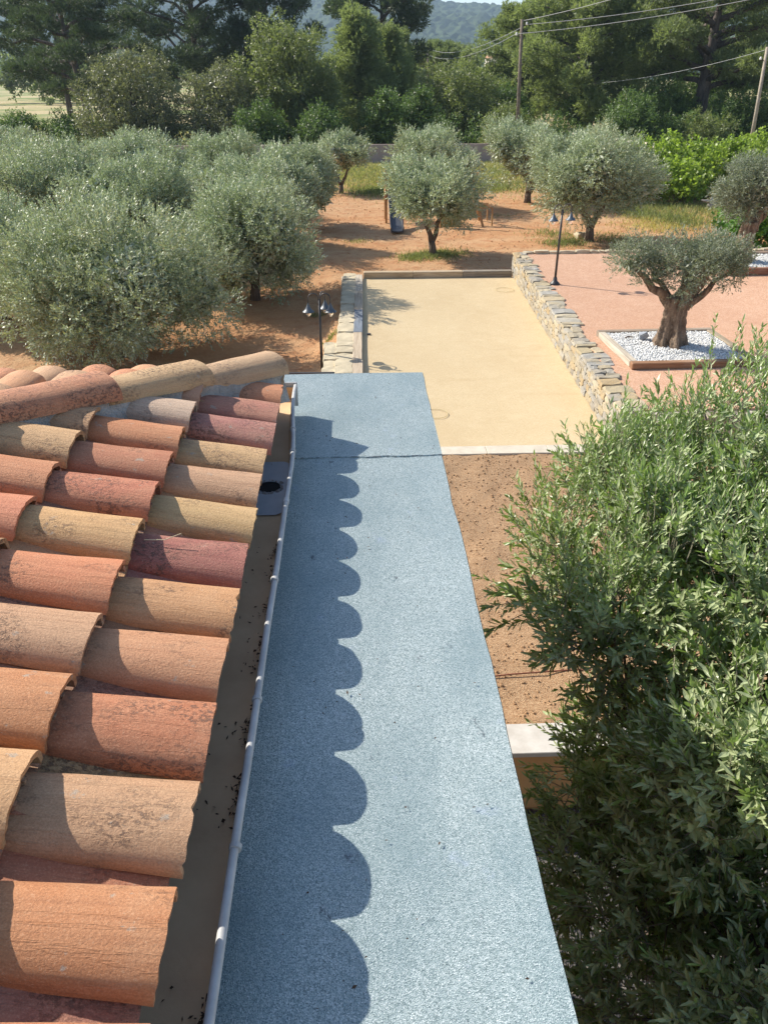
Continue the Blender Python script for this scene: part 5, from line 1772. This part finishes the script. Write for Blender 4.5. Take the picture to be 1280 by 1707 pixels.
rr = random.Random(66)
mass('undergrowth', 'dark undergrowth along the back of the far wall', 501, [(x + rr.uniform(-1, 1), 66 + rr.uniform(0, 4), 3.4, rr.uniform(1.6, 3.2)) for x in range(-20, 46, 3)] + [(x + rr.uniform(-1, 1), 76 + rr.uniform(0, 5), 4.2, rr.uniform(2.6, 4.2)) for x in range(-12, 52, 4)], 13000, 0.17, L_shrub, 'undergrowth')
mass('far_wood', 'distant wood beyond the pines', 502, [(x + rr.uniform(-4, 4), 175 + rr.uniform(-15, 20), 13, rr.uniform(5.5, 9)) for x in range(-110, 130, 7)], 17000, 0.55, L_pine, 'wood')
mass('far_hedge', 'line of pale shrubs far off in the gap', 503, [(x + rr.uniform(-1, 1), 112 + rr.uniform(-4, 4), 5, rr.uniform(2.5, 4.5)) for x in range(0, 34, 3)], 3600, 0.26, L_holm, 'hedge')

# ------------------------------------------------------------------ hills, far houses
def hill_material():
    t = NT("forested_hill")
    p = t.pos()
    n = t.noise(p, 0.011, 5, 0.6)
    n2 = t.noise(p, 0.09, 4, 0.7)
    c = t.mix(t.ramp(n2, [(0.35, 0.0), (0.65, 1.0)]), (0.010, 0.022, 0.010), (0.062, 0.085, 0.036))
    c = t.mix(t.ramp(n, [(0.55, 0.0), (0.75, 0.5)]), c, (0.10, 0.12, 0.05))
    t.color(c)
    t.rough(1.0)
    t.b.inputs['Specular IOR Level'].default_value = 0.05
    return t.m


rngh = np.random.default_rng(7)
hx_ = np.linspace(-1700, 2100, 430)
hy_ = np.linspace(1000, 2750, 150)
knx = np.array([-1700, -1100, -816, -535, -300, -157, -28, 60, 158, 231, 318, 377, 460, 609, 800, 1019, 1500, 2100])
knz = np.array([90, 120, 140, 150, 150, 130, 152, 150, 140, 134, 136, 119, 120, 136, 142, 146, 120, 90])
ridge = np.interp(hx_, knx, knz)
V = []
for y in hy_:
    t = min(1, max(0, (y - 1000) / 1200))
    s = t * t * (3 - 2 * t) if y <= 2200 else 1 - 0.4 * ((y - 2200) / 550) ** 2
    for x, rz_ in zip(hx_, ridge):
        z = -6 + (rz_ + 6) * s
        V.append((x, y, z + (fbm(x * 0.006, y * 0.006, 51, 3) - 0.5) * 55 * math.sin(math.pi * min(t, 0.999)) ** 0.8))
V = np.array(V)
V[:, 2] += rngh.uniform(0, 7.0, len(V)) + (rngh.random(len(V)) > 0.75) * 4.0
V[:, 0] += rngh.uniform(-3, 3, len(V))
n_ = len(hx_)
F = np.array([(j * n_ + i, j * n_ + i + 1, (j + 1) * n_ + i + 1, (j + 1) * n_ + i) for j in range(len(hy_) - 1) for i in range(n_ - 1)])
struct('hills', np_mesh('hills', V, F), hill_material())
# foothills with a light green clearing
V, F = [], []
fx, fy = np.linspace(-400, 700, 120), np.linspace(560, 1010, 40)
for y in fy:
    t = (y - 560) / 450
    for x in fx:
        V.append((x, y, -2 + 26 * math.sin(math.pi * 0.5 * t) * (0.55 + 0.9 * fbm(x * 0.008, y * 0.008, 61, 3)) + rngh.uniform(0, 3.0)))
F = [(j * 120 + i, j * 120 + i + 1, (j + 1) * 120 + i + 1, (j + 1) * 120 + i) for j in range(39) for i in range(119)]
struct('foothills', np_mesh('foothills', np.array(V), np.array(F)), hill_material())
V = [(108, 690, 11.5), (134, 690, 12.5), (140, 730, 21), (112, 730, 20)]
struct('clearing', np_mesh('clearing', np.array(V), np.array([(0, 1, 2, 3)])), mottled("green_clearing", (0.20, 0.27, 0.07), (0.30, 0.33, 0.12), 0.05, 1, 0, 1, 0))


def far_house(label, x, y, z, w, h, seed):
    e = thing('distant_house', label, 'house', (x, y, z), 0.2 * seed, 'distant houses in the gap')
    obj('wall', MB().box(-w / 2, w / 2, -w * .35, w * .35, -3, h).mesh('wall'), M_hwall, e)
    obj('roof', MB().add([(-w * .55, -w * .4, h + .02), (w * .55, -w * .4, h + .02), (w * .55, w * .4, h + .02), (-w * .55, w * .4, h + .02), (-w * .5, 0, h + w * .16), (w * .5, 0, h + w * .16)],
                         [(0, 1, 5, 4), (2, 3, 4, 5), (0, 4, 3), (1, 2, 5), (3, 2, 1, 0)]).mesh('roof'), M_hroof, e)
    for i in (-1, 0, 1):
        obj('window', MB().box(i * w * .28 - .5, i * w * .28 + .5, -w * .35 - .04, -w * .35 + .01, h * .35, h * .7).mesh('window'), M_hwin, e)
    return e


far_house('pale distant house right of the umbrella pine', 86, 520, 7.0, 11, 4.5, 1)
far_house('small distant house below the clearing', 78, 460, 3.5, 8, 3.6, 2)
far_house('distant house peeping beside the small pale pine', 70, 420, 1.5, 8, 3.6, 3)
far_house('distant house at the left of the umbrella pine', 55, 520, 6.5, 9, 4, 4)

# ------------------------------------------------------------------ the near olive, right of the blue roof
rng = np.random.default_rng(99)
NB = Vector((2.35, 3.55, -0.8))
near_lobes = [(1.42, 3.98, 2.86, 0.40, 0.46, 0.36), (1.98, 4.30, 3.10, 0.55, 0.52, 0.38), (2.60, 4.35, 3.40, 0.62, 0.6, 0.42), (1.82, 3.60, 2.95, 0.60, 0.6, 0.50),
              (1.42, 3.38, 2.80, 0.34, 0.40, 0.34), (2.25, 3.20, 3.05, 0.62, 0.6, 0.52), (1.62, 2.90, 2.55, 0.42, 0.46, 0.42), (1.95, 2.42, 2.90, 0.46, 0.46, 0.40), (1.72, 2.30, 2.72, 0.34, 0.36, 0.34),
              (1.60, 2.40, 2.05, 0.40, 0.44, 0.42), (1.86, 2.02, 1.95, 0.50, 0.5, 0.5), (1.48, 1.92, 1.66, 0.32, 0.38, 0.36), (2.45, 2.7, 3.0, 0.5, 0.5, 0.45),
              (1.38, 2.85, 1.55, 0.30, 0.36, 0.34), (1.55, 3.25, 1.85, 0.34, 0.40, 0.36), (1.55, 2.55, 1.25, 0.36, 0.36, 0.36), (1.95, 2.6, 1.2, 0.4, 0.4, 0.4),
              (2.9, 3.4, 3.1, 0.7, 0.8, 0.6), (2.6, 2.4, 2.3, 0.7, 0.8, 0.7), (3.1, 4.4, 3.2, 0.6, 0.6, 0.6), (2.3, 1.6, 1.5, 0.6, 0.6, 0.6)]
o, d = clump_sprigs(rng, near_lobes, 260, 6600, 0.185, 0.50, 0.8, -0.95, 1.0, 0.80, 0.24)
far_ = rng.random(len(o)) < 0.08
o[far_] += d[far_] * rng.uniform(0.05, 0.20, (far_.sum(), 1))
# some long upright shoots rising out of the top
tops = [(1.42, 4.2, 3.12), (1.62, 4.4, 3.22), (2.05, 4.6, 3.34), (2.40, 4.75, 3.55), (2.15, 4.5, 3.42), (2.75, 4.7, 3.80), (2.95, 4.6, 3.85), (1.85, 4.5, 3.32), (1.25, 4.1, 3.05),
        (2.62, 4.85, 3.78), (1.22, 3.9, 2.95), (2.3, 4.4, 3.6), (2.5, 4.3, 3.82), (1.25, 3.6, 2.95), (2.4, 3.7, 3.5), (2.9, 4.1, 3.8)]
tops += [(1.15 + 1.9 * rng.random(), 3.3 + 1.6 * rng.random(), 0) for _ in range(26)]
tops = [t if t[2] else (t[0], t[1], max((lb[2] + lb[5] * math.sqrt(max(0, 1 - ((t[0] - lb[0]) / lb[3]) ** 2 - ((t[1] - lb[1]) / lb[4]) ** 2)) for lb in near_lobes
         if ((t[0] - lb[0]) / lb[3]) ** 2 + ((t[1] - lb[1]) / lb[4]) ** 2 < 1), default=0)) for t in tops]
tops = [t for t in tops if t[2] > 2.4]
so = np.array([t for t in tops for _ in range(9)]) + rng.normal(size=(len(tops) * 9, 3)) * np.array([0.10, 0.10, 0.05])
sd = unit(np.array([0.0, 0.0, 1.0]) + rng.normal(size=(len(so), 3)) * 0.22)
P1, D1, N1, L1, W1, Ls1 = sprig_leaves(rng, o, d, 14, 0.175, 0.063, 0.0190, (22, 60), 0.32)
sz = np.tile(rng.uniform(0.68, 1.28, len(o)), 14)
L1, W1 = L1 * sz, W1 * (0.4 + 0.6 * sz)
P2, D2, N2, L2, W2, Ls2 = sprig_leaves(rng, so, sd, 22, 0.34, 0.054, 0.012, (24, 50), 0.25)
P, D, N = np.concatenate([P1, P2]), np.concatenate([D1, D2]), np.concatenate([N1, N2])
Lf, Wf = np.concatenate([L1, L2]), np.concatenate([W1, W2])
rn = np.concatenate([np.tile(rng.random(len(o)), 14) * 0.5 + rng.random(len(P1)) * 0.5, rng.random(len(P2)) * 0.4 + 0.55])
rn = np.clip(rn, 0, 1)
rn[rng.random(len(rn)) < 0.012] = 1.0
# keep everything clear of the blue roof
ok = (P[:, 0] > 0.62) | (P[:, 2] < 3.9) & (P[:, 0] > 0.5)
P, D, N, Lf, Wf, rn = P[ok], D[ok], N[ok], Lf[ok], Wf[ok], rn[ok]
# the three hundred leaves nearest the photographer's side become leaves of their own
eye = np.array([0, 0, 5.6])
dist = np.linalg.norm(P - eye, axis=1)
score = dist - 0.35 * P[:, 2] + rng.random(len(P)) * 0.6
vis = (P[:, 0] < 2.3 * P[:, 1] ** 0.3) & (P[:, 1] > 1.8) & (P[:, 0] < 0.40 * P[:, 1] + 0.72)
score[~vis] = 99
pick = np.argsort(score)[:290]
mask = np.ones(len(P), bool)
mask[pick] = False
near = thing('olive_tree', 'leafy green olive close by on the right of the blue roof', 'olive tree', tuple(NB), 0, 'olive trees in the field')
near['group'] = 'olive beside the house'
V, F = kites(P[mask], D[mask], N[mask], Lf[mask], Wf[mask], 0.22)
V = V - np.array(NB)
Pi, Di, Ni, Li, Wi = inner_leaves(rng, near_lobes, 20000, 0.072)
Vi, Fi = kites(Pi, Di, Ni, Li, Wi * 0.8)
Vi = Vi - np.array(NB)
inner_me = np_mesh('inner_leaves', Vi, Fi, np.repeat(rng.random(len(Pi)) * 0.9, 4))
tag(obj('inner_leaves', inner_me, L_near, near), kind='stuff')
crown = obj('crown', np_mesh('crown', V, F, np.repeat(rn[mask], 7)), L_near, near)
tag(crown, kind='stuff')
leaf_me = []
for k in range(6):
    v, f = kites(np.zeros((1, 3)), np.array([[1.0, 0, 0]]), np.array([[0, 0, 1.0]]), [0.058], [0.0135], 0.15 + 0.04 * k)
    m = np_mesh('leaf', v, f, np.full(7, (k + 0.5) / 6))
    m.materials.append(L_near)
    leaf_me.append(m)
for i in pick:
    dx, nz = Vector(D[i]), Vector(N[i])
    yv = nz.cross(dx)
    m = Matrix((dx, yv, nz)).transposed().to_4x4()
    lo = bpy.data.objects.new('leaf', leaf_me[int(min(5, rn[i] * 6))])
    COL.objects.link(lo)
    lo.parent = crown
    m.translation = Vector(P[i]) - NB
    lo.matrix_local = m @ Matrix.Diagonal((Lf[i] / 0.058, Wf[i] / 0.0135, 1, 1))
# twigs: one thin stem per sprig plus stouter branches to each lobe
rr = random.Random(17)
allo = np.concatenate([o, so]); alld = np.concatenate([d, sd]); alll = np.concatenate([Ls1, Ls2])
okk = allo[:, 0] > 0.62
allo, alld, alll = allo[okk], alld[okk], alll[okk]
S1 = unit(np.cross(alld, np.array([0.3, 0.5, 0.81])))
S2 = np.cross(alld, S1)
r0 = 0.0022
a0 = allo - alld * 0.10
b0 = allo + alld * alll
ring = [(1, 0), (-0.5, 0.866), (-0.5, -0.866)]
V = np.stack([a0 + (S1 * c + S2 * s) * r0 * 1.6 for c, s in ring] + [b0 + (S1 * c + S2 * s) * r0 * 0.5 for c, s in ring], 1).reshape(-1, 3)
b = (np.arange(len(allo)) * 6)[:, None]
F = np.concatenate([b + np.array([[0, 1, 4, 3]]), b + np.array([[1, 2, 5, 4]]), b + np.array([[2, 0, 3, 5]])])
tag(obj('twigs', np_mesh('twigs', V - np.array(NB), F), B_twig, near), kind='stuff')
mb = MB()
fork = Vector((0.0, -0.1, 1.3))
mb.tube([(0, 0, -0.1), (0.03, 0, 0.6), tuple(fork)], [0.17, 0.13, 0.12], 12)
for lb in near_lobes:
    tgt = Vector(lb[:3]) - NB
    pth = limb_path(rr, fork, tgt, 6, 0.06, 0.06)
    mb.tube(pth, [0.06 - 0.0085 * k for k in range(7)], 8)
    for k in range(7):
        u = Vector((rr.gauss(0, 1), rr.gauss(0, 1), rr.gauss(0.3, 1))).normalized()
        e_ = tgt + Vector((u.x * lb[3], u.y * lb[4], u.z * lb[5])) * 0.95
        mb.tube(limb_path(rr, pth[rr.choice([4, 5, 6])], e_, 4, 0.07), [0.012, 0.010, 0.008, 0.005, 0.003], 5)
obj('trunk', mb.mesh('trunk', smooth=True), B_olive, near)
# pale flower buds in small panicles
sel = rng.choice(len(o), 700, replace=False)
nb = 14
BP = (o[sel][:, None, :] + d[sel][:, None, :] * 0.05 + rng.normal(size=(700, nb, 3)) * 0.017).reshape(-1, 3)
BD = unit(rng.normal(size=BP.shape))
BN = unit(np.cross(BD, unit(rng.normal(size=BP.shape))))
V, F = kites(BP, BD, BN, 0.011, 0.008)
keep = np.repeat(BP[:, 0] > 0.66, 4)
Fk = F[BP[:, 0] > 0.66]
tag(obj('flower_buds', np_mesh('flower_buds', V - np.array(NB), Fk, np.repeat(rng.random(len(BP)), 4)), L_bud, near), kind='stuff')

# ------------------------------------------------------------------ haze
hz = bpy.data.materials.new("thin_haze")
hz.use_nodes = True
hz.node_tree.nodes.clear()
ho = hz.node_tree.nodes.new('ShaderNodeOutputMaterial')
hv = hz.node_tree.nodes.new('ShaderNodeVolumePrincipled')
hv.inputs['Color'].default_value = (0.60, 0.80, 1.0, 1)
hv.inputs['Density'].default_value = 0.00019
hv.inputs['Anisotropy'].default_value = 0.2
hz.node_tree.links.new(hv.outputs[0], ho.inputs['Volume'])
tag(obj('haze', MB().box(-2600, 2600, -80, 3560, -12, 260).mesh('haze'), hz), 'thin bluish haze in the air over the far hills', 'haze', kind='stuff')
